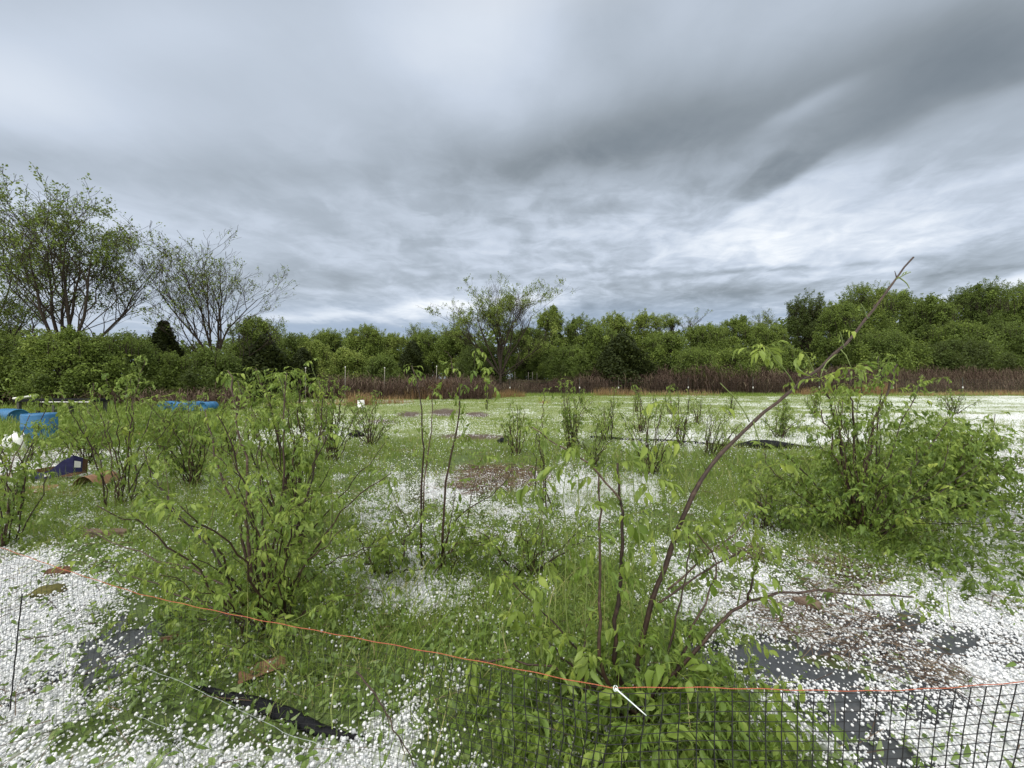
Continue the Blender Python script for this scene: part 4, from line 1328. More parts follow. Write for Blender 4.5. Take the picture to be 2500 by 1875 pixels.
def bush_b():
    x, y = gp(650, 1530)
    b = Bush(x, y, 'big bushy elder left of centre with a dark hollow at its foot', 2)
    o = b.o
    for pts, r, lv in (([(655, 1500), (720, 1420), (770, 1340), (820, 1270), (880, 1200), (955, 1155)], .008, 5),
                       ([(640, 1500), (560, 1440), (470, 1390), (330, 1350), (190, 1280)], .007, 6),
                       ([(630, 1510), (560, 1512), (400, 1506), (250, 1520), (130, 1530)], .0075, 4),
                       ([(640, 1520), (520, 1500), (420, 1440), (300, 1400), (250, 1370)], .006, 6),
                       ([(650, 1500), (610, 1400), (590, 1300), (560, 1200), (525, 1100), (500, 1000)], .010, 7),
                       ([(660, 1500), (650, 1400), (690, 1250), (700, 1120), (690, 1000), (700, 910)], .009, 9),
                       ([(645, 1500), (600, 1330), (605, 1180), (590, 1060), (570, 960), (556, 905)], .010, 9),
                       ([(655, 1500), (680, 1380), (745, 1250), (760, 1150), (800, 1060)], .008, 6),
                       ([(655, 1500), (740, 1400), (860, 1350), (940, 1330)], .006, 6),
                       ([(640, 1490), (520, 1350), (430, 1250), (380, 1180), (350, 1100)], .007, 7)):
        q = pl(pts, y, y + .15)
        b.cane([o] + q[1:], r, r * .35, lv, .14, 5, wob=.008, n=14, lo=.2, nshoot=.2)
    b.fan(13, 1.6, .75, .0075, 5, .13, 4, True, lo=.15)
    b.fan(16, .75, .95, .005, 4, .12, 3, False, lo=.2)
    b.clump(o + [0, 0, .25], np.array([.6, .5, .25]), 70, .12, .5)
    b.clump(o + [.05, -.1, .6], np.array([.5, .4, .45]), 25, .11, .55)
    b.clump(o + [-.1, -.35, .08], np.array([.65, .3, .12]), 70, .10, .35)
    b.done()
    x, y = gp(715, 1340)
    b = Bush(x, y, 'tall leafy elder directly behind the big bush left of centre', 3)
    o = b.o
    for pts, r in (([(715, 1340), (700, 1200), (680, 1050), (640, 950), (625, 900)], .010), ([(715, 1340), (730, 1200), (735, 1050), (730, 950), (735, 905)], .009),
                   ([(715, 1340), (760, 1250), (770, 1120), (790, 1000), (780, 930)], .008), ([(715, 1340), (660, 1230), (620, 1130), (600, 1010), (580, 930)], .009),
                   ([(720, 1330), (800, 1250), (860, 1180), (940, 1080)], .007)):
        b.cane([o] + pl(pts, y)[1:], r, r * .35, 8, .14, 6, wob=.01, lo=.2)
    b.fan(18, 1.75, .62, .007, 8, .14, 5, True, lo=.15, hvar=.28)
    b.clump(o + [0, 0, 1.05], np.array([.45, .4, .55]), 40, .11, .65)
    b.clump(o + [0, 0, .5], np.array([.6, .4, .4]), 40, .12, .45)
    b.done()


bush_b()


def bush_d():
    x, y = gp(1070, 1390)
    b = Bush(x, y, 'slender elder in the middle with three tall bare canes and low leafy side shoots', 4)
    for pts, r, lv in (([(1030, 1390), (1027, 1248), (1031, 1139), (1035, 1096), (1030, 1053), (1029, 951), (1005, 893)], .0095, 3),
                       ([(1034, 1250), (1036, 1139), (1056, 1045), (1054, 987), (1056, 955)], .006, 2),
                       ([(1079, 1370), (1086, 1186), (1099, 1118), (1119, 1038), (1126, 940), (1103, 893)], .010, 4),
                       ([(1124, 950), (1146, 922)], .004, 0), ([(1140, 935), (1158, 930), (1160, 858)], .003, 1), ([(1105, 905), (1100, 870), (1085, 855)], .003, 0),
                       ([(1075, 1390), (1097, 1277), (1153, 1233), (1225, 1194), (1253, 1139)], .006, 7),
                       ([(1075, 1390), (1100, 1330), (1170, 1327), (1215, 1305)], .005, 5), ([(1080, 1380), (1100, 1270), (1115, 1180)], .005, 4),
                       ([(1075, 1390), (1140, 1290), (1150, 1210), (1180, 1110)], .005, 5), ([(1070, 1395), (1010, 1320), (960, 1210), (950, 1170)], .004, 3)):
        q = pl(pts, y, y + .05)
        b.cane(q, r, r * .4, lv, .14, 1 if lv else 0, wob=.004, tip=lv > 1, lo=.35, nshoot=.12, sides=7)
    # leaves hanging from the tall canes
    for (px, py, n) in ((1100, 960, 5), (1126, 1000, 4), (1165, 905, 3), (1137, 1010, 3), (1054, 1045, 3), (1035, 1100, 4), (1120, 1060, 3), (1085, 930, 2), (1180, 935, 2), (1140, 1055, 4)):
        for i in range(n): b.leaf(P(px, py, y) + b.g.normal(0, .03, 3), None, b.g.normal(-.7, .3), .13, .55)
    b.fan(10, .6, .55, .004, 5, .13, 2, False, lo=.2)
    b.clump(b.o + [.05, -.05, .12], np.array([.45, .35, .14]), 80, .11, .35)
    b.done()


bush_d()


def bush_e():
    x, y = gp(2105, 1300)
    b = Bush(x, y, 'tall dense elder on the right, its bare dark canes rising behind the low branch', 5)
    o = b.o
    for pts, r in (([(2100, 1290), (2115, 1147), (2133, 1031), (2162, 970), (2178, 920), (2190, 890)], .012), ([(2062, 1240), (2050, 1100), (2035, 1000), (2005, 930), (1985, 900)], .010),
                   ([(2038, 1230), (2040, 1120), (2025, 1040), (2000, 1000)], .009), ([(2085, 1190), (2087, 1060), (2080, 980), (2070, 900)], .009), ([(2110, 1250), (2180, 1180), (2250, 1120), (2320, 1020)], .008),
                   ([(2080, 1260), (1990, 1180), (1930, 1120), (1905, 1105)], .007), ([(2080, 1270), (1960, 1220), (1890, 1160), (1860, 1100)], .006), ([(2120, 1270), (2220, 1240), (2330, 1180), (2400, 1120)], .007),
                   ([(2150, 1060), (2155, 980), (2150, 920), (2145, 870)], .006), ([(2120, 1290), (2220, 1262), (2310, 1268)], .007), ([(2190, 1000), (2230, 970), (2260, 930)], .005)):
        q = pl(pts, y, y + .1)
        b.cane([o] + q[1:], r * 1.25, r * .5, 7, .14, 5, wob=.012, lo=.35, nshoot=.2)
    b.fan(16, 1.65, .75, .008, 6, .14, 4, True, lo=.3)
    b.fan(30, .9, 1.25, .006, 7, .14, 3, False, lo=.15)
    b.clump(o + [.25, 0, .85], np.array([.85, .6, .55]), 190, .13, .42)
    b.clump(o + [0.1, -.1, .38], np.array([1.0, .7, .4]), 380, .14, .33)
    b.clump(o + [.15, .1, 1.5], np.array([.45, .4, .28]), 22, .12, .7)
    b.clump(o + [.1, -.85, .08], np.array([.9, .55, .12]), 260, .13, .33)
    b.done()
    x, y = gp(2320, 1250)
    b = Bush(x, y, 'low rounded dark leafy bush at the right, spilling toward the white hail', 6)
    o = b.o
    b.fan(20, 1.4, .75, .008, 12, .16, 5, True, lo=.2)
    b.fan(26, .85, .8, .005, 9, .15, 4, False, lo=.15)
    b.clump(o + [0, 0, .62], np.array([.72, .6, .58]), 420, .145, .34)
    b.clump(o + [.12, 0, .28], np.array([.7, .7, .28]), 300, .14, .28)
    b.clump(o + [-.35, -.1, .95], np.array([.6, .5, .35]), 130, .14, .42)
    b.clump(o + [-.1, -1.0, .07], np.array([.8, .5, .10]), 200, .13, .33)
    b.done()


bush_e()

# ---- smaller bushes further off: base pixel, height, spread, canes, leaves per cane, leaf size, density of low leaves, label
SMALL = [
    (300, 1235, 1.75, .75, 12, 5, .17, 20, 'thin elder with dark bare canes in front of the blue drum', 31),
    (18, 1330, 1.5, .45, 8, 8, .16, 40, 'elder cut by the left edge, beside the navy box', 32),
    (470, 1190, 1.45, .8, 12, 8, .16, 30, 'loose elder between the thin bare one and the big bushy one', 33),
    (215, 1130, 1.1, .9, 12, 7, .16, 40, 'pale leafy elder behind the white jugs and navy box', 34),
    (400, 1095, 1.2, .9, 12, 7, .17, 40, 'pale green elder in front of the row of blue drums', 35),
    (812, 1125, 1.45, .75, 13, 4, .15, 20, 'thin caned elder right of the tall leafy bush, on a tuft of grass', 36),
    (770, 1065, 1.25, .6, 9, 4, .16, 10, 'small elder standing in white hail left of the bucket', 37),
    (905, 1085, 1.25, .9, 12, 3, .15, 15, 'vase shaped elder right of the white bucket', 38),
    (1335, 1255, 1.35, .3, 5, 3, .15, 12, 'elder of three straight upright canes left of the nearest bush', 39),
    (1395, 1095, 1.55, .7, 11, 5, .17, 15, 'elder with a bright leafy top behind the three straight canes', 40),
    (1595, 1158, 1.35, .85, 11, 2, .13, 10, 'open elder of spreading twiggy canes behind the leaning cane', 41),
    (1732, 1112, .95, .65, 9, 1, .11, 4, 'almost leafless low elder beside the black roll in the field', 42),
    (1565, 1055, 1.1, .5, 9, 2, .13, 8, 'small twiggy elder in the white drift right of centre', 43),
    (1905, 1070, 1.05, .5, 10, 5, .15, 14, 'small leafy elder between the leaning cane and the tall right bush', 44),
    (1640, 1010, .9, .4, 6, 1, .14, 3, 'tiny twig bush far out in the field right of centre', 45),
    (1785, 1012, .9, .4, 6, 1, .14, 3, 'tiny twig bush far out in the field behind the leaning cane', 46),
    (1555, 1005, 1.3, .3, 5, 1, .15, 3, 'thin upright sapling far out in the field right of centre', 47),
    (1700, 1035, 1.0, .5, 7, 2, .14, 4, 'little twig bush midway out in the field left of the leaning cane', 48),
    (2330, 1015, 1.1, .9, 10, 5, .16, 10, 'dark twiggy bush beyond the low rounded bush', 49),
    (1190, 1000, 2.2, .35, 2, 3, .3, 0, 'lone sapling with a small leafy head in the middle distance', 50),
    (640, 1045, 1.2, .6, 8, 5, .17, 10, 'elder partly hidden behind the tall leafy bush', 51),
    (1450, 1140, .8, .6, 8, 2, .13, 6, 'low sprawling elder just left of the twiggy one', 52),
    (1480, 1075, 1.2, .55, 8, 3, .14, 5, 'small twiggy elder in the far drift, left of the one beside the black hose', 56),
    (1660, 1090, 1.2, .6, 9, 2, .13, 5, 'twiggy elder beside the black hose, seen left of the leaning cane', 57),
    (1260, 1110, 1.1, .4, 6, 4, .15, 8, 'slim leafy elder behind the brown stalk patch', 58),
    (700, 1000, 1.3, .7, 8, 5, .2, 8, 'leafy elder far back in front of the reddish brambles', 59),
    (560, 1120, 1.35, .8, 10, 7, .16, 25, 'leafy elder behind the left side of the big bushy one', 60),
    (50, 1240, 1.15, .45, 5, 5, .15, 12, 'few caned elder at the left, between the navy box and the left edge', 61),
    (1990, 1020, 1.1, .5, 8, 4, .16, 5, 'small elder in the white drift behind the tall right one', 62),
    (1880, 1290, .55, .5, 10, 6, .12, 30, 'low weedy shoots at the left foot of the tall right elder', 53),
    (1290, 1395, .5, .6, 10, 5, .12, 30, 'low leafy regrowth between the slender and the nearest elder', 54),
    (930, 1400, .45, .5, 8, 4, .12, 25, 'low leafy regrowth left of the slender elder', 55),
]
for (px, py, h, sp, nc, lv, sz, low, lab, sd) in SMALL:
    x, y = gp(px, py)
    b = Bush(x, y, lab, sd)
    r = .0085 * (1 if y < 7 else 1.35 if y < 14 else 1.9)
    b.fan(int(nc * (1.7 if y > 5 else 1.15)), h * 1.18, sp, r, int(lv * 1.3) + (3 if y > 5 else 1), sz * .9, 3 if lv > 2 else 2, y < 7, lo=.25, sides=5 if y < 7 else 4, bare=.15, hvar=.5)
    if sd == 50: b.tuft(b.o + [0, 0, 2.1], np.array([0, 0, 1.]), 9, .45)
    if low: b.clump(b.o + [0, 0, .14], np.array([sp * .7, sp * .6, .16]), low, sz * .8, .4)
    b.done()

# ------------------------------------------------------------------ fences, net, cords
M['net'] = noisy_mat('black_netting', [(0, (0.008, 0.008, 0.009)), (1, (0.02, 0.02, 0.022))], 40, 2, .45, .4, 0, .001)
M['cord'] = noisy_mat('orange_twine', [(0.2, (0.24, 0.060, 0.032)), (0.8, (0.50, 0.17, 0.095))], 300, 3, .7, .2, .6, .0006)
M['zip'] = noisy_mat('white_plastic', [(0.3, (0.55, 0.66, 0.66)), (0.7, (0.74, 0.80, 0.78))], 30, 2, .35, .5, 0, .001)
M['string'] = noisy_mat('white_string', [(0.2, (0.24, 0.28, 0.28)), (0.8, (0.46, 0.50, 0.50))], 200, 2, .8, .2, .3, .0005)
M['fabric'] = noisy_mat('black_woven_fabric', [(0.2, (0.006, 0.006, 0.008)), (0.8, (0.016, 0.017, 0.020))], 60, 5, .8, .12, .4, .003)
M['wet_fabric'] = noisy_mat('wet_ground_fabric', [(0.2, (0.028, 0.031, 0.036)), (0.6, (0.055, 0.060, 0.066)), (.85, (.10, .10, .10))], 26, 6, .35, .5, .3, .004)
M['steel'] = noisy_mat('dark_steel', [(0.2, (0.03, 0.035, 0.03)), (0.8, (0.09, 0.09, 0.08))], 12, 4, .6, .4, .1, .002)
M['post'] = noisy_mat('weathered_post', [(0.2, (0.16, 0.15, 0.13)), (0.8, (0.36, 0.34, 0.30))], 9, 4, .8, .2, .3, .004)
M['white'] = noisy_mat('white_paint', [(0.2, (0.60, 0.62, 0.62)), (0.8, (0.82, 0.83, 0.82))], 9, 4, .5, .4, .1, .003)
M['blue'] = noisy_mat('blue_drum_plastic', [(0.2, (0.015, 0.095, 0.22)), (0.8, (0.035, 0.17, 0.36))], 7, 5, .42, .45, .15, .004)
M['navy'] = noisy_mat('navy_printed_card', [(0.2, (0.012, 0.012, 0.055)), (0.8, (0.03, 0.03, 0.12))], 20, 4, .5, .4, .15, .003)
M['card'] = noisy_mat('wet_cardboard', [(0.2, (0.13, 0.075, 0.045)), (0.55, (0.24, 0.14, 0.085)), (0.85, (0.34, 0.22, 0.14))], 14, 5, .8, .2, .3, .004)
M['card_dark'] = noisy_mat('dark_cardboard', [(0.2, (0.06, 0.030, 0.018)), (0.8, (0.14, 0.075, 0.045))], 10, 5, .8, .2, .3, .004)
M['wood'] = noisy_mat('weathered_wood', [(0.2, (0.05, 0.035, 0.025)), (0.5, (0.14, 0.10, 0.075)), (0.85, (0.27, 0.22, 0.18))], 8, 6, .85, .15, .5, .006, stretch=(1, 8, 8))
M['clod'] = noisy_mat('brown_clod', [(0.2, (0.04, 0.024, 0.016)), (0.8, (0.15, 0.085, 0.055))], 30, 6, .9, .1, .8, .01)
M['moss'] = noisy_mat('mossy_clod', [(0.2, (0.05, 0.05, 0.018)), (0.8, (0.16, 0.15, 0.055))], 40, 6, .9, .1, .8, .01)
M['jug'] = noisy_mat('translucent_jug', [(0.2, (0.62, 0.66, 0.62)), (0.8, (0.80, 0.83, 0.80))], 6, 4, .35, .5, .05, .004)

TOP = [(-260, 1262), (0, 1336), (160, 1392), (340, 1450), (480, 1482), (640, 1515), (860, 1556), (1100, 1601), (1300, 1641), (1430, 1668), (1490, 1678),
       (1600, 1679), (1700, 1678), (1850, 1682), (2000, 1686), (2150, 1687), (2300, 1680), (2500, 1665), (2800, 1630)]
TOPD = [1.95, 1.80, 1.66, 1.56, 1.48, 1.39, 1.29, 1.19, 1.12, 1.07, 1.05, 1.045, 1.04, 1.04, 1.05, 1.06, 1.07, 1.09, 1.12]


def build_net():
    g = np.random.default_rng(5)
    top = np.array([P(a, b_, d) for (a, b_), d in zip(TOP, TOPD)])
    seg = np.linalg.norm(np.diff(top, axis=0), axis=1); S = np.concatenate([[0], np.cumsum(seg)])
    def tp(s): return np.stack([np.interp(s, S, top[:, k]) for k in range(3)], -1)
    corner = S[10]
    root = thing('netting_fence', (float(top[10][0]), float(top[10][1]), 0), 'black plastic garden netting hung along the orange cord at the bottom of the photo', 'netting')
    org = np.array(root.location)
    # strand positions: about 3 cm apart left of the corner, 4.7 cm right of it
    sl = np.arange(corner, 0, -.034)[::-1]; sr = np.arange(corner + .047, S[-1], .047)
    s = np.concatenate([sl, sr])
    t = tp(s)
    pinch = P(2020, 1700, 1.05)[0]
    nrow = 27
    u = np.linspace(0, 1, nrow)
    rx = np.clip((t[:, 0] - top[10][0]) / .35, 0, 1)
    bx = t[:, 0] + (pinch - t[:, 0]) * .20 * rx
    bx = bx - .05 * (1 - rx)
    by = t[:, 1] + .02 + .05 * np.sin(s * 5) * (1 - rx)
    drop = t[:, 2] - .006
    G = np.zeros((len(s), nrow, 3))
    loose = (1 - rx)
    for i in range(len(s)):
        zz_ = t[i, 2] - .008 - (t[i, 2] - .02) * u
        G[i, :, 0] = t[i, 0] + (bx[i] - t[i, 0]) * u
        G[i, :, 1] = t[i, 1] + (by[i] - t[i, 1]) * u + .010 * np.sin(u * 9 + s[i] * 3) * (.3 + loose[i])
        G[i, :, 2] = zz_
    wx = (vnoise(s[:, None] * 4 + u[None] * 2, u[None] * 5 + s[:, None] * 0, 3) - .5)
    G[:, :, 0] += wx * .022 * (0.35 + loose[:, None]); G[:, :, 2] += (vnoise(s[:, None] * 3, u[None] * 6, 9) - .5) * .02 * (0.3 + loose[:, None]) * (u[None] > .01)
    mb = MB()
    for i in range(len(s)):
        mb.tube(G[i], .0006 + .0011 * float(smooth(corner - .9, corner, s[i])), 4, .5, cap=False)
    hr = .0004 + .0007 * smooth(corner - .9, corner, s)
    for k in range(nrow):
        mb.tube(G[:, k], hr, 3, .5, cap=False)
    oc = octa()
    pos = G.reshape(-1, 3); n = len(pos)
    o8 = (np.array([[1, 0, 0], [-1, 0, 0], [0, 1, 0], [0, -1, 0], [0, 0, 1], [0, 0, -1]], float), np.array([[0, 2, 4], [2, 1, 4], [1, 3, 4], [3, 0, 4], [2, 0, 5], [1, 2, 5], [3, 1, 5], [0, 3, 5]]), None, np.zeros(6))
    mb.inst(o8, pos, rotmats(np.zeros(n), 0, 0, np.repeat(.0009 + .0014 * smooth(corner - .9, corner, s), nrow)), .5)
    mb.build('mesh', M['net'], root, origin=org)
    # the cord: two plies twisted together
    ss = np.linspace(0, S[-1], 900); c = tp(ss)
    c[:, 2] += .0012 * np.sin(ss * 40)
    cm = MB()
    for ph in (0, math.pi):
        q = c + np.stack([np.zeros(len(ss)), np.cos(ss * 420 + ph) * .0006, np.sin(ss * 420 + ph) * .0006], -1)
        cm.tube(q, .0009, 5, .5)
    cm.build('cord', M['cord'], root, origin=org)
    # a second thin green-yellow thread beside the cord
    # zip tie at the corner
    zt = MB()
    a, b_ = P(1503, 1681, 1.04), P(1578, 1747, 1.0)
    q = [a + (b_ - a) * k for k in np.linspace(0, 1, 6)]
    zt.tube(q, [.0026, .0024, .0022, .0021, .002, .0014], 4, .5)
    zt.tube([a + [-.002, 0, 0], a + [.004, -.001, -.004]], .0034, 6, .5)
    zt.tube([a + np.array([.006 * math.cos(k), .003 * math.sin(k), .006 * math.sin(k)]) for k in np.linspace(0, 6.28, 12)], .0013, 4, .5)
    zt.build('zip_tie', M['zip'], root, origin=org)
    o = root


build_net()


def cord(name, label, cat, pts, r, mat, n=4, wob=0, group=None, parts=None):
    pts = np.asarray(pts, float)
    t = np.linspace(0, len(pts) - 1, 6 * len(pts))
    q = np.stack([np.interp(t, np.arange(len(pts)), pts[:, k]) for k in range(3)], -1)
    if wob: q[1:-1] += rng.normal(0, wob, (len(q) - 2, 3))
    mb = MB(); mb.tube(q, r, n, .5)
    o = mb.build(name, mat, None, origin=q[0])
    return tag(o, label, cat, group)


cord('white_string', 'upper white string sagging over the black roll, lower left', 'string', [P(250, 1580, 1.75), P(330, 1620, 1.68), P(430, 1660, 1.58), P(560, 1720, 1.46), P(700, 1790, 1.34), P(860, 1845, 1.26), P(960, 1900, 1.22)], .0008, M['string'], 4, .0008)
cord('white_string', 'lower white string near the bottom left corner', 'string', [P(330, 1745, 1.45), P(420, 1785, 1.36), P(520, 1830, 1.28), P(640, 1900, 1.2)], .0006, M['string'], 4, .0008)
cord('fence_rod', 'thin dark rod standing in the hail near the left edge', 'rod', [P(22, 1760, 1.80), P(38, 1600, 1.84), P(54, 1450, 1.86)], .0028, M['net'], 6, .0006)


def wire_fence():
    pts = [(-500, 26), (0, 26.5), (372, 27), (505, 28.5), (745, 33), (842, 35.5), (940, 37), (1065, 38.5), (1245, 39), (1415, 39.2), (1510, 39.2), (1680, 39.2), (1838, 39.2), (2000, 39.3), (2180, 39.4), (2350, 39.5), (2550, 39.5), (2900, 39.5)]
    root = thing('wire_fence', (0, 39, 0), 'wire fence on thin posts running along the far side of the field', 'fence')
    org = np.array(root.location)
    pos = []
    for (px, D) in pts:
        x = at(px, D); pos.append((x, D, tz(x, D)))
    for p in pos:
        mb = MB(); h = 1.75
        mb.box((p[0], p[1], p[2] + h / 2), (.045, .045, h)); mb.box((p[0], p[1] + .03, p[2] + h / 2), (.016, .03, h - .02))
        po = mb.build('post', M['steel'], root, False, origin=org)
        mb = MB(); mb.tube([(p[0], p[1] - .03, p[2] + .62), (p[0], p[1] - .03, p[2] + .80)], .05, 6)
        mb.build('insulator', M['white'], po, origin=org)
    mb = MB()
    for k, hh in enumerate((.2, .38, .56, .78, 1.0, 1.25, 1.5)):
        q = []
        for a, b_ in zip(pos[:-1], pos[1:]):
            for t in (0, .5):
                q.append((a[0] + (b_[0] - a[0]) * t, a[1] + (b_[1] - a[1]) * t, a[2] + (b_[2] - a[2]) * t + hh - (.02 if t else 0)))
        mb.tube(q, .006, 3, .5)
    for a, b_ in zip(pos[:-1], pos[1:]):
        m = max(2, int(math.dist(a, b_) / .3))
        for i in range(m):
            t = i / m
            q = np.array(a) + (np.array(b_) - np.array(a)) * t
            mb.tube([q + [0, 0, .1], q + [0, 0, 1.5]], .004, 3, .5, cap=False)
    mb.build('wire', M['steel'], root, origin=org)


wire_fence()


def stake(px, pytop, D, w, label, group, mat='post', lean=0.0, cap=True):
    x = at(px, D); z0 = tz(x, D); z1 = topz(pytop, D)
    root = thing('stake', (x, D, z0), label, 'stake', group)
    mb = MB(); mb.tube([(0, 0, -.1), (lean * .5, 0, (z1 - z0) * .5), (lean, 0, z1 - z0)], [w, w * .95, w * .8], 6)
    mb.build('shaft', M[mat], root)
    if cap:
        mb = MB(); mb.tube([(lean, 0, z1 - z0), (lean, 0, z1 - z0 + .10)], w * 1.5, 6); mb.build('cap', M['white'], root)


for i, (px, tp_, D) in enumerate(((1245, 909, 44), (1257, 908, 44), (1290, 908, 45), (1300, 908, 45), (1311, 909, 45))):
    stake(px, tp_, D, .045, 'pale wooden stake in the row beyond the orange grass in the middle', 'pale stakes beyond the orange grass', cap=False)
for px, tp_, D, lab in ((45, 912, 21, 'thin pale stake at the left edge above the white pipe'), (125, 905, 21.5, 'thin pale stake under the biggest tree'), (842, 898, 30, 'pale stake in the brown brambles, nearer the white bucket'),
                       (745, 900, 29, 'pale stake at the left end of the brown brambles'), (938, 900, 31, 'pale stake beside the grey green willow bush'), (1065, 896, 33, 'tall pale stake behind the orange grass'),
                       (2103, 895, 34, 'dark post with a white tag behind the tall right elder')):
    stake(px, tp_, D, .028, lab, None, 'post' if px != 2103 else 'steel', lean=.04)

# ------------------------------------------------------------------ things left lying about
def revolve(mb, prof, n=28, c=(0, 0, 0), axis='z', tint=.5, mat=0):
    th = np.arange(n) / n * 2 * math.pi
    v = np.array([[r * math.cos(t), r * math.sin(t), z] for (r, z) in prof for t in th])
    if axis == 'y': v = v[:, [0, 2, 1]] * np.array([1, -1, 1])
    m = len(prof)
    i = np.arange(m - 1)[:, None] * n; j = np.arange(n)[None]; j2 = (j + 1) % n
    f4 = np.stack([i + j, i + j2, i + n + j2, i + n + j], -1).reshape(-1, 4)
    mb.add(v + np.asarray(c), None, f4, tint, mat)


def make_drum(loc, label, group, lying=False, rz=0.0, s=1.0):
    root = thing('plastic_drum', loc, label, 'drum', group, rz)
    R, H = .29 * s, .88 * s
    prof = [(0.001, 0), (R * .93, 0), (R, .03), (R, .26 * s), (R * 1.035, .28 * s), (R * 1.035, .30 * s), (R, .32 * s), (R, .56 * s), (R * 1.035, .58 * s), (R * 1.035, .60 * s), (R, .62 * s), (R, H - .04), (R * .97, H), (R * .90, H), (R * .89, H - .025), (.001, H - .025)]
    mb = MB()
    if lying: revolve(mb, [(r, z - H / 2) for r, z in prof], c=(0, 0, R * .8), axis='y')
    else: revolve(mb, prof)
    mb.build('body', M['blue'], root)
    for sx in (-1, 1):
        mb = MB()
        if lying: mb.tube([(sx * .16 * s, -H / 2 + .02, R * .8 + .1), (sx * .16 * s, -H / 2 - .01, R * .8 + .1)], .035 * s, 10)
        else: mb.tube([(sx * .17 * s, 0, H - .03), (sx * .17 * s, 0, H + .005)], .035 * s, 10)
        mb.build('bung', M['blue'], root)
    return root


x, y = at(95, 9.2), 9.2
make_drum((x, y, tz(x, y) - .12), 'bright blue drum standing in weeds behind the white jugs', 'blue drums', False, .3, 1.0)
x, y = at(22, 13.5), 13.5
make_drum((x, y, tz(x, y)), 'blue drum lying on its side, cut by the left edge', 'blue drums', True, 1.35, 1.05)
for px, D, lab in ((410, 18.6, 'crumpled darker blue drum at the left end of the row'), (442, 18.3, 'second blue drum from the left in the far row'), (478, 18.6, 'third blue drum from the left in the far row'), (509, 18.4, 'blue drum at the right end of the far row')):
    x = at(px, D); make_drum((x, D, tz(x, D) + .10), lab, 'blue drums', True, rng.normal(0, .25), .80)


def make_jug(px, py, rz, s, label):
    x, y = gp(px, py)
    root = thing('plastic_jug', (x, y, tz(x, y)), label, 'jug', 'white jugs', rz)
    mb = MB()
    secs = [(0, .105, .075), (.03, .115, .085), (.2, .115, .085), (.26, .10, .075), (.31, .05, .045), (.33, .026, .026), (.36, .026, .026)]
    n = 20; rings = []
    for (z, a, b_) in secs:
        th = np.arange(n) / n * 6.2832
        e = 3.2
        rings.append(np.stack([np.sign(np.cos(th)) * np.abs(np.cos(th)) ** (2 / e) * a, np.sign(np.sin(th)) * np.abs(np.sin(th)) ** (2 / e) * b_, np.full(n, z)], -1) * s)
    v = np.array(rings).reshape(-1, 3); m = len(secs)
    i = np.arange(m - 1)[:, None] * n; j = np.arange(n)[None]; j2 = (j + 1) % n
    mb.add(v, None, np.stack([i + j, i + j2, i + n + j2, i + n + j], -1).reshape(-1, 4))
    mb.build('body', M['jug'], root)
    mb = MB(); mb.tube(np.array([(.03, 0, .32), (.09, 0, .33), (.115, 0, .26), (.108, 0, .2)]) * s, .012 * s, 6); mb.build('handle', M['jug'], root)
    mb = MB(); mb.tube(np.array([(0, 0, .35), (0, 0, .375)]) * s, .03 * s, 12); mb.build('cap', M['white'], root)


make_jug(40, 1103, .4, 1.18, 'larger white plastic jug in front of the bright blue drum')
make_jug(15, 1100, -.8, .9, 'smaller white plastic jug nearest the left edge')


def drape(name, label, cat, mat, px, py, L_, Wd, rz=0.0, thick=.004, curl=(0, 0), lift=0.01, n=14, ragged=.08, seed=0, rough=.006, parent_parts=None, group=None):
    """a bent, slightly crumpled sheet lying on the ground"""
    g = np.random.default_rng(seed + 40)
    x, y = gp(px, py); z = tz(x, y)
    a = np.linspace(-.5, .5, n)
    A, B = np.meshgrid(a, a, indexing='ij')
    A2 = A * (1 + ragged * (vnoise(B * 9 + seed, A * 0 + 1, seed) - .5) * 2); B2 = B * (1 + ragged * (vnoise(A * 9 + seed, A * 0 + 5, seed + 1) - .5) * 2)
    X_, Y_ = A2 * L_, B2 * Wd
    Z_ = lift + curl[0] * (2 * A) ** 2 + curl[1] * (2 * B) ** 2 + rough * (fbm(A * 5 + 9, B * 5 + 3, 1.0, seed) - .5) * 2
    G = np.stack([X_, Y_, Z_ + thick], -1)
    c, s_ = math.cos(rz), math.sin(rz)
    G = np.stack([G[..., 0] * c - G[..., 1] * s_, G[..., 0] * s_ + G[..., 1] * c, G[..., 2]], -1)
    mb = MB(); mb.sheet(G, thick=thick)
    o = mb.build(name, M[mat]); o.location = (x, y, z)
    return tag(o, label, cat, group)


drape('cardboard_scrap', 'curved piece of brown cardboard lying on fallen leaves behind the netting', 'cardboard', 'card', 643, 1645, .22, .11, .62, .004, (-.008, .020), .014, seed=1)
drape('cardboard_scrap', 'brown cardboard bent up like a small arch left of the thin elder', 'cardboard', 'card', 237, 1186, .34, .40, .1, .005, (-.15, 0), .17, seed=2)
drape('cardboard_scrap', 'brown cardboard flap lying in hail in front of the navy box', 'cardboard', 'card', 78, 1208, .36, .42, .4, .005, (0, .03), .02, seed=3)
drape('cardboard_scrap', 'flat tan cardboard behind the navy box', 'cardboard', 'card', 70, 1160, .62, .5, .2, .005, (0, .01), .02, seed=4)
drape('cardboard_scrap', 'orange brown cardboard in the grass below the far blue drums', 'cardboard', 'card', 455, 1058, .52, .9, .5, .006, (0, .10), .05, seed=5)
drape('cardboard_scrap', 'pale brown cardboard half hidden in weeds right of the bright blue drum', 'cardboard', 'card', 325, 1068, .5, .8, .3, .006, (0, .08), .05, seed=6)
drape('cardboard_scrap', 'small red brown cardboard scrap in hail beside the flap', 'cardboard', 'card_dark', 160, 1212, .30, .14, .2, .005, (0, .01), .02, seed=7)
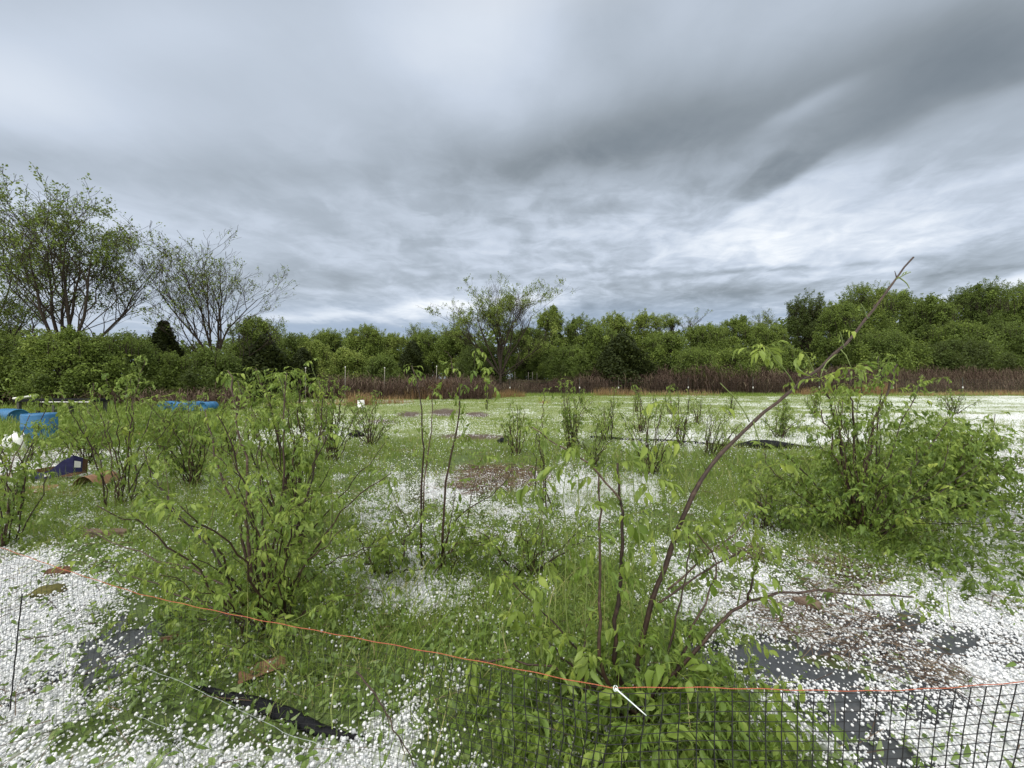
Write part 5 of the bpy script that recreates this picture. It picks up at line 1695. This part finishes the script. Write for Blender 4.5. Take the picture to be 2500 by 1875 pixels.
drape('ground_fabric', 'large patch of wet black fabric showing right of the nearest elder', 'fabric', 'wet_fabric', 1985, 1640, .95, .42, -.12, .003, (0, 0), .0, seed=8, ragged=.45, rough=.012)
drape('ground_fabric', 'dark fabric strip bare of hail at the lower left', 'fabric', 'wet_fabric', 262, 1590, .46, .62, .2, .003, (0, 0), .0, seed=9, ragged=.5, rough=.010)
drape('ground_fabric', 'dark fabric showing through hail at the right, above the cord', 'fabric', 'wet_fabric', 2270, 1550, .85, .42, -.35, .003, (0, 0), .0, seed=10, ragged=.5, rough=.010)
drape('ground_fabric', 'black fabric under the leaves behind the net at the lower right', 'fabric', 'wet_fabric', 2100, 1790, .36, .36, .1, .003, (0, 0), .0, seed=11, ragged=.3, rough=.003)


def black_roll(label, pts, rads, squash=.55, seed=0, name='fabric_roll'):
    g = np.random.default_rng(seed)
    pts = np.asarray(pts, float)
    t = np.linspace(0, len(pts) - 1, 40)
    q = np.stack([np.interp(t, np.arange(len(pts)), pts[:, k]) for k in range(3)], -1)
    r = np.interp(t, np.arange(len(pts)), rads)
    mb = MB(); n = 16; d = np.gradient(q, axis=0); d[:, 2] = 0; d /= np.linalg.norm(d, axis=1)[:, None]
    side = np.stack([-d[:, 1], d[:, 0], 0 * d[:, 0]], -1)
    th = np.arange(n) / n * 6.2832
    rr = r[:, None] * (1 + .28 * (fbm(t[:, None] * .8 + 3, th[None] * 1.2, 1.0, seed) - .5) * 2 + .10 * np.sin(th * 5)[None])
    rr[0] *= .2; rr[-1] *= .2
    V_ = q[:, None] + side[:, None] * (rr * np.cos(th)[None])[..., None] + np.array([0, 0, 1.0]) * (rr * np.sin(th)[None] * squash + r[:, None] * squash * .6)[..., None]
    m = len(q); i = np.arange(m - 1)[:, None] * n; j = np.arange(n)[None]; j2 = (j + 1) % n
    mb.add(V_.reshape(-1, 3), None, np.stack([i + j, i + n + j, i + n + j2, i + j2], -1).reshape(-1, 4))
    return tag(mb.build(name, M['fabric'], None, origin=q[m // 2]), label, 'fabric roll')


def gl(lst, dz=0.0):
    out = []
    for (px, py) in lst:
        x, y = gp(px, py); out.append((x, y, tz(x, y) + dz))
    return out


black_roll('rolled black fabric lying on leaves and hail behind the net, lower left', gl([(470, 1675), (540, 1700), (620, 1725), (700, 1757), (780, 1792), (840, 1802), (900, 1806)], .006), [.005, .017, .026, .031, .024, .014, .005], .75, 3)
black_roll('black roll of fabric lying across the hail far out in the field', gl([(1790, 1093), (1830, 1094), (1870, 1097), (1905, 1097), (1960, 1096), (2010, 1097)], .01), [.03, .13, .16, .13, .05, .03], .7, 4)
cord('black_hose', 'black hose lying in the long strip of hail right of centre', 'hose', gl([(1440, 1069), (1500, 1073), (1560, 1077), (1620, 1078), (1700, 1084), (1780, 1092)], .03), .03, M['fabric'], 8, .003)
black_roll('crumpled dark fabric heap in hail below the white bucket', gl([(850, 1062), (870, 1066), (890, 1064)], 0), [.04, .15, .05], .8, 6, 'fabric_heap')
black_roll('small crumpled grey heap in the middle of the field', gl([(1213, 1076), (1226, 1080), (1240, 1078)], 0), [.03, .10, .04], .9, 7, 'fabric_heap')
cord('garden_hose', 'thin dark hose running out of the right edge across the hail', 'hose', gl([(2440, 1152), (2500, 1143), (2600, 1130)], .012), .011, M['fabric'], 6, .002)


def crushed_box():
    x, y = gp(122, 1178)
    root = thing('cardboard_box', (x, y, tz(x, y) + .07), 'crushed navy printed cardboard box with brown inside, lying open near the left edge', 'box', None, .12)
    # wall outlines run: left end, front (dipping), right end raised
    top = np.array([(-.36, 0, .16), (-.30, -.06, .14), (-.16, -.09, .11), (0, -.10, .09), (.10, -.09, .13), (.22, -.05, .26), (.33, 0, .33), (.37, .10, .27), (.34, .20, .22)])
    bot = top * np.array([.92, 1, 0]) + np.array([0, .01, .0]); bot[5:, 2] = [.03, .06, .05, .03]
    def wall(a, b_, th, name, mat):
        mb = MB(); k = len(a)
        nrm = np.gradient(a[:, :2], axis=0); nrm = np.stack([-nrm[:, 1], nrm[:, 0]], -1); nrm /= np.linalg.norm(nrm, axis=1)[:, None]
        off = np.concatenate([nrm * th, np.zeros((k, 1))], 1)
        v = np.concatenate([a, b_, a + off, b_ + off]); f = []
        for i in range(k - 1):
            f += [[i, i + 1, k + i + 1, k + i], [2 * k + i + 1, 2 * k + i, 3 * k + i, 3 * k + i + 1], [i + 1, i, 2 * k + i, 2 * k + i + 1], [k + i, k + i + 1, 3 * k + i + 1, 3 * k + i]]
        f += [[0, k, 3 * k, 2 * k], [k - 1, 3 * k - 1, 4 * k - 1, 2 * k - 1]]
        mb.add(v, None, f); return mb.build(name, mat, root, False)
    wall(top, bot, .006, 'front_panel', M['navy'])
    wall(top + [0, .0075, -.004], bot + [0, .0075, .003], .004, 'inner_lining', M['card_dark'])
    back = np.array([(-.34, .02, .10), (-.2, .16, .12), (0, .24, .13), (.2, .24, .18), (.34, .21, .22)])
    wall(back, back * [.95, 1, 0.02], .005, 'back_panel', M['card_dark'])
    mb = MB(); g_ = np.stack(np.meshgrid(np.linspace(-.33, .33, 8), np.linspace(-.05, .2, 5), indexing='ij'), -1)
    G = np.concatenate([g_, np.full(g_.shape[:2] + (1,), .012)], -1); G[..., 2] += .03 * np.clip(G[..., 0] - .1, 0, 1)
    mb.sheet(G, thick=.005); mb.build('bottom_panel', M['card_dark'], root)
    for (a, b_, c_) in ((3, 4, .35), (6, 7, .2), (1, 2, .3)):
        mb = MB(); p0, p1 = top[a], top[b_]
        q0, q1 = bot[a], bot[b_]
        def pt(u, w): return (p0 + (p1 - p0) * u) * (1 - w) + (q0 + (q1 - q0) * u) * w + np.array([0, -.003, 0])
        v = np.array([pt(.15, .3), pt(.85, .3), pt(.85, .7), pt(.15, .7)]); v2 = v + np.array([0, -.002, 0])
        mb.add(np.concatenate([v, v2]), None, [[4, 7, 6, 5], [0, 4, 5, 1], [1, 5, 6, 2], [2, 6, 7, 3], [3, 7, 4, 0]]); mb.build('printed_patch', M['white'], root, False)


crushed_box()


def lump(name, label, cat, mat, px, py, size, seed, rz=0):
    g = np.random.default_rng(seed); x, y = gp(px, py)
    nu, nv_ = 18, 12
    th = np.arange(nu) / nu * 6.2832; ph = np.linspace(.02, math.pi - .02, nv_)
    V_ = []
    for p in ph:
        for t in th:
            d = np.array([math.cos(t) * math.sin(p), math.sin(t) * math.sin(p), math.cos(p)])
            k = 1 + .38 * (float(fbm(np.array([d[0] * 2 + seed]), np.array([d[1] * 2 + d[2] * 1.7]), .9, seed, 4)[0]) - .5) * 2
            V_.append(d * k * np.array(size))
    V_ = np.array(V_); c, s_ = math.cos(rz), math.sin(rz)
    V_ = V_ @ np.array([[c, s_, 0], [-s_, c, 0], [0, 0, 1]])
    i = np.arange(nv_ - 1)[:, None] * nu; j = np.arange(nu)[None]; j2 = (j + 1) % nu
    mb = MB(); mb.add(V_, None, np.stack([i + j, i + nu + j, i + nu + j2, i + j2], -1).reshape(-1, 4))
    o = mb.build(name, M[mat]); o.location = (x, y, tz(x, y) + size[2] * .5)
    return tag(o, label, cat)


lump('clod', 'red brown clod lying on the hail at the lower left', 'clod', 'card_dark', 148, 1402, (.095, .06, .035), 5, .1)
lump('clod', 'mossy green clod just in front of the red brown one', 'clod', 'moss', 120, 1450, (.11, .07, .035), 6, .3)
lump('clod', 'small rusty scrap in the hail at the foot of the big bushy elder', 'clod', 'card_dark', 415, 1560, (.05, .025, .012), 7, .4)
lump('wood_chunk', 'pale chunk of split wood among brown stalks under the low branch', 'wood', 'wood', 1972, 1480, (.085, .045, .04), 8, -.5)


def plank(name, label, cat, mat, px, py, L_, Wd, H, rz):
    x, y = gp(px, py)
    mb = MB(); n = 9
    xs = np.linspace(-L_ / 2, L_ / 2, n)
    for sx in (0,):
        ring = []
        for i, a in enumerate(xs):
            w = Wd * (1 + .1 * math.sin(i * 2.1)); h = H * (1 + .12 * math.sin(i * 1.3 + 1))
            ring.append([(a, -w / 2, 0), (a, -w / 2 * .9, h), (a, w / 2 * .9, h * .96), (a, w / 2, 0)])
        v = np.array(ring).reshape(-1, 3)
        f = []
        for i in range(n - 1):
            for j in range(4): f.append([4 * i + j, 4 * i + (j + 1) % 4, 4 * i + 4 + (j + 1) % 4, 4 * i + 4 + j])
        f += [[0, 3, 2, 1], [4 * n - 4, 4 * n - 3, 4 * n - 2, 4 * n - 1]]
        mb.add(v, None, f)
    o = mb.build(name, M[mat], None, False); o.location = (x, y, tz(x, y) + .005); o.rotation_euler = (0, .03, rz)
    return tag(o, label, cat)


plank('wood_block', 'weathered brown block of wood lying in grass left of the big bushy elder', 'wood', 'wood', 262, 1312, .36, .09, .06, .12)


def rack():
    D = 15.5; x0, x1 = at(60, D), at(246, D); z = topz(977, D)
    root = thing('low_rack', ((x0 + x1) / 2, D, 0), 'long low black rack with white edging, carrying a white pipe, left side of the field', 'rack')
    xm = (x0 + x1) / 2
    mb = MB(); mb.box((0, 0, z), (x1 - x0, .75, .10)); mb.build('deck', M['fabric'], root, False)
    mb = MB(); mb.box(((x1 - x0) * .18, -.40, z - .045), ((x1 - x0) * .62, .025, .035)); mb.build('edging', M['white'], root, False)
    for px_ in (-.45, 0, .45):
        for yy_ in (-.3, .3):
            mb = MB(); mb.box((px_ * (x1 - x0), yy_, z / 2 - .02), (.09, .09, z - .04)); mb.build('leg', M['steel'], root, False)
    cord('white_pipe', 'white pipe lying on the black rack at the left', 'pipe', [P(33, 973, 15.6), P(60, 970, 15.6), P(90, 965, 15.7)], .045, M['white'], 8)


rack()


def bucket():
    D = 18.0; x = at(881, D); z0 = tz(x, D)
    root = thing('white_bucket', (x, D, z0), 'white bucket upturned on a short post at the edge of the hail', 'bucket')
    zt = topz(977, D) - z0; s = .17
    mb = MB(); mb.tube([(0, 0, -.05), (0, 0, zt - .2)], .05, 8); mb.build('post', M['post'], root)
    mb = MB(); revolve(mb, [(s, zt - .34), (s * 1.04, zt - .34), (s * 1.04, zt - .31), (s, zt - .30), (s * .86, zt), (s * .80, zt + .004), (.002, zt + .004)], 22)
    mb.build('body', M['white'], root)
    mb = MB(); mb.tube([(s * 1.05 * math.cos(t), -.02 - s * .9 * math.sin(t), zt - .3 - .10 * math.sin(t)) for t in np.linspace(0, math.pi, 10)], .006, 4); mb.build('handle', M['steel'], root)


bucket()


def twig(name, label, pts, r, seed=0):
    g = np.random.default_rng(seed)
    pts = np.asarray(pts, float)
    t = np.linspace(0, len(pts) - 1, 14)
    q = np.stack([np.interp(t, np.arange(len(pts)), pts[:, k]) for k in range(3)], -1)
    q[1:-1] += g.normal(0, r * .7, (12, 3))
    mb = MB(); mb.tube(q, np.linspace(r, r * .5, 14), 6, .5)
    for k in (4, 7, 10):
        e = q[k] + (q[k + 1] - q[k]) * 1.5 + g.normal(0, .04, 3); e[2] = max(e[2], q[k][2])
        mb.tube([q[k], (q[k] + e) / 2, e], [r * .5, r * .4, r * .3], 4, .5)
    return tag(mb.build(name, M['cane'], None, origin=q[0]), label, 'stick')


twig('fallen_stick', 'thorny looking brown stick leaning behind the net, bottom centre', [P(870, 1640, 1.62), P(920, 1700, 1.55), P(960, 1770, 1.5), P(1010, 1870, 1.42)], .0042, 1)
twig('fallen_stick', 'thin stick lying on hail left of the dark fabric strip', gl([(0, 1400), (70, 1392), (150, 1385)], .02), .003, 2)
twig('fallen_stick', 'short forked stick on hail near the left rod', gl([(110, 1462), (135, 1490), (160, 1530)], .02), .003, 3)
twig('fallen_stick', 'pale stick under the tall right elder', gl([(1990, 1378), (2050, 1384), (2090, 1388)], .02), .004, 4)
twig('fallen_stick', 'curved twig over hail below the dark fabric strip', gl([(50, 1570), (140, 1560), (200, 1530), (280, 1530)], .02), .0035, 5)
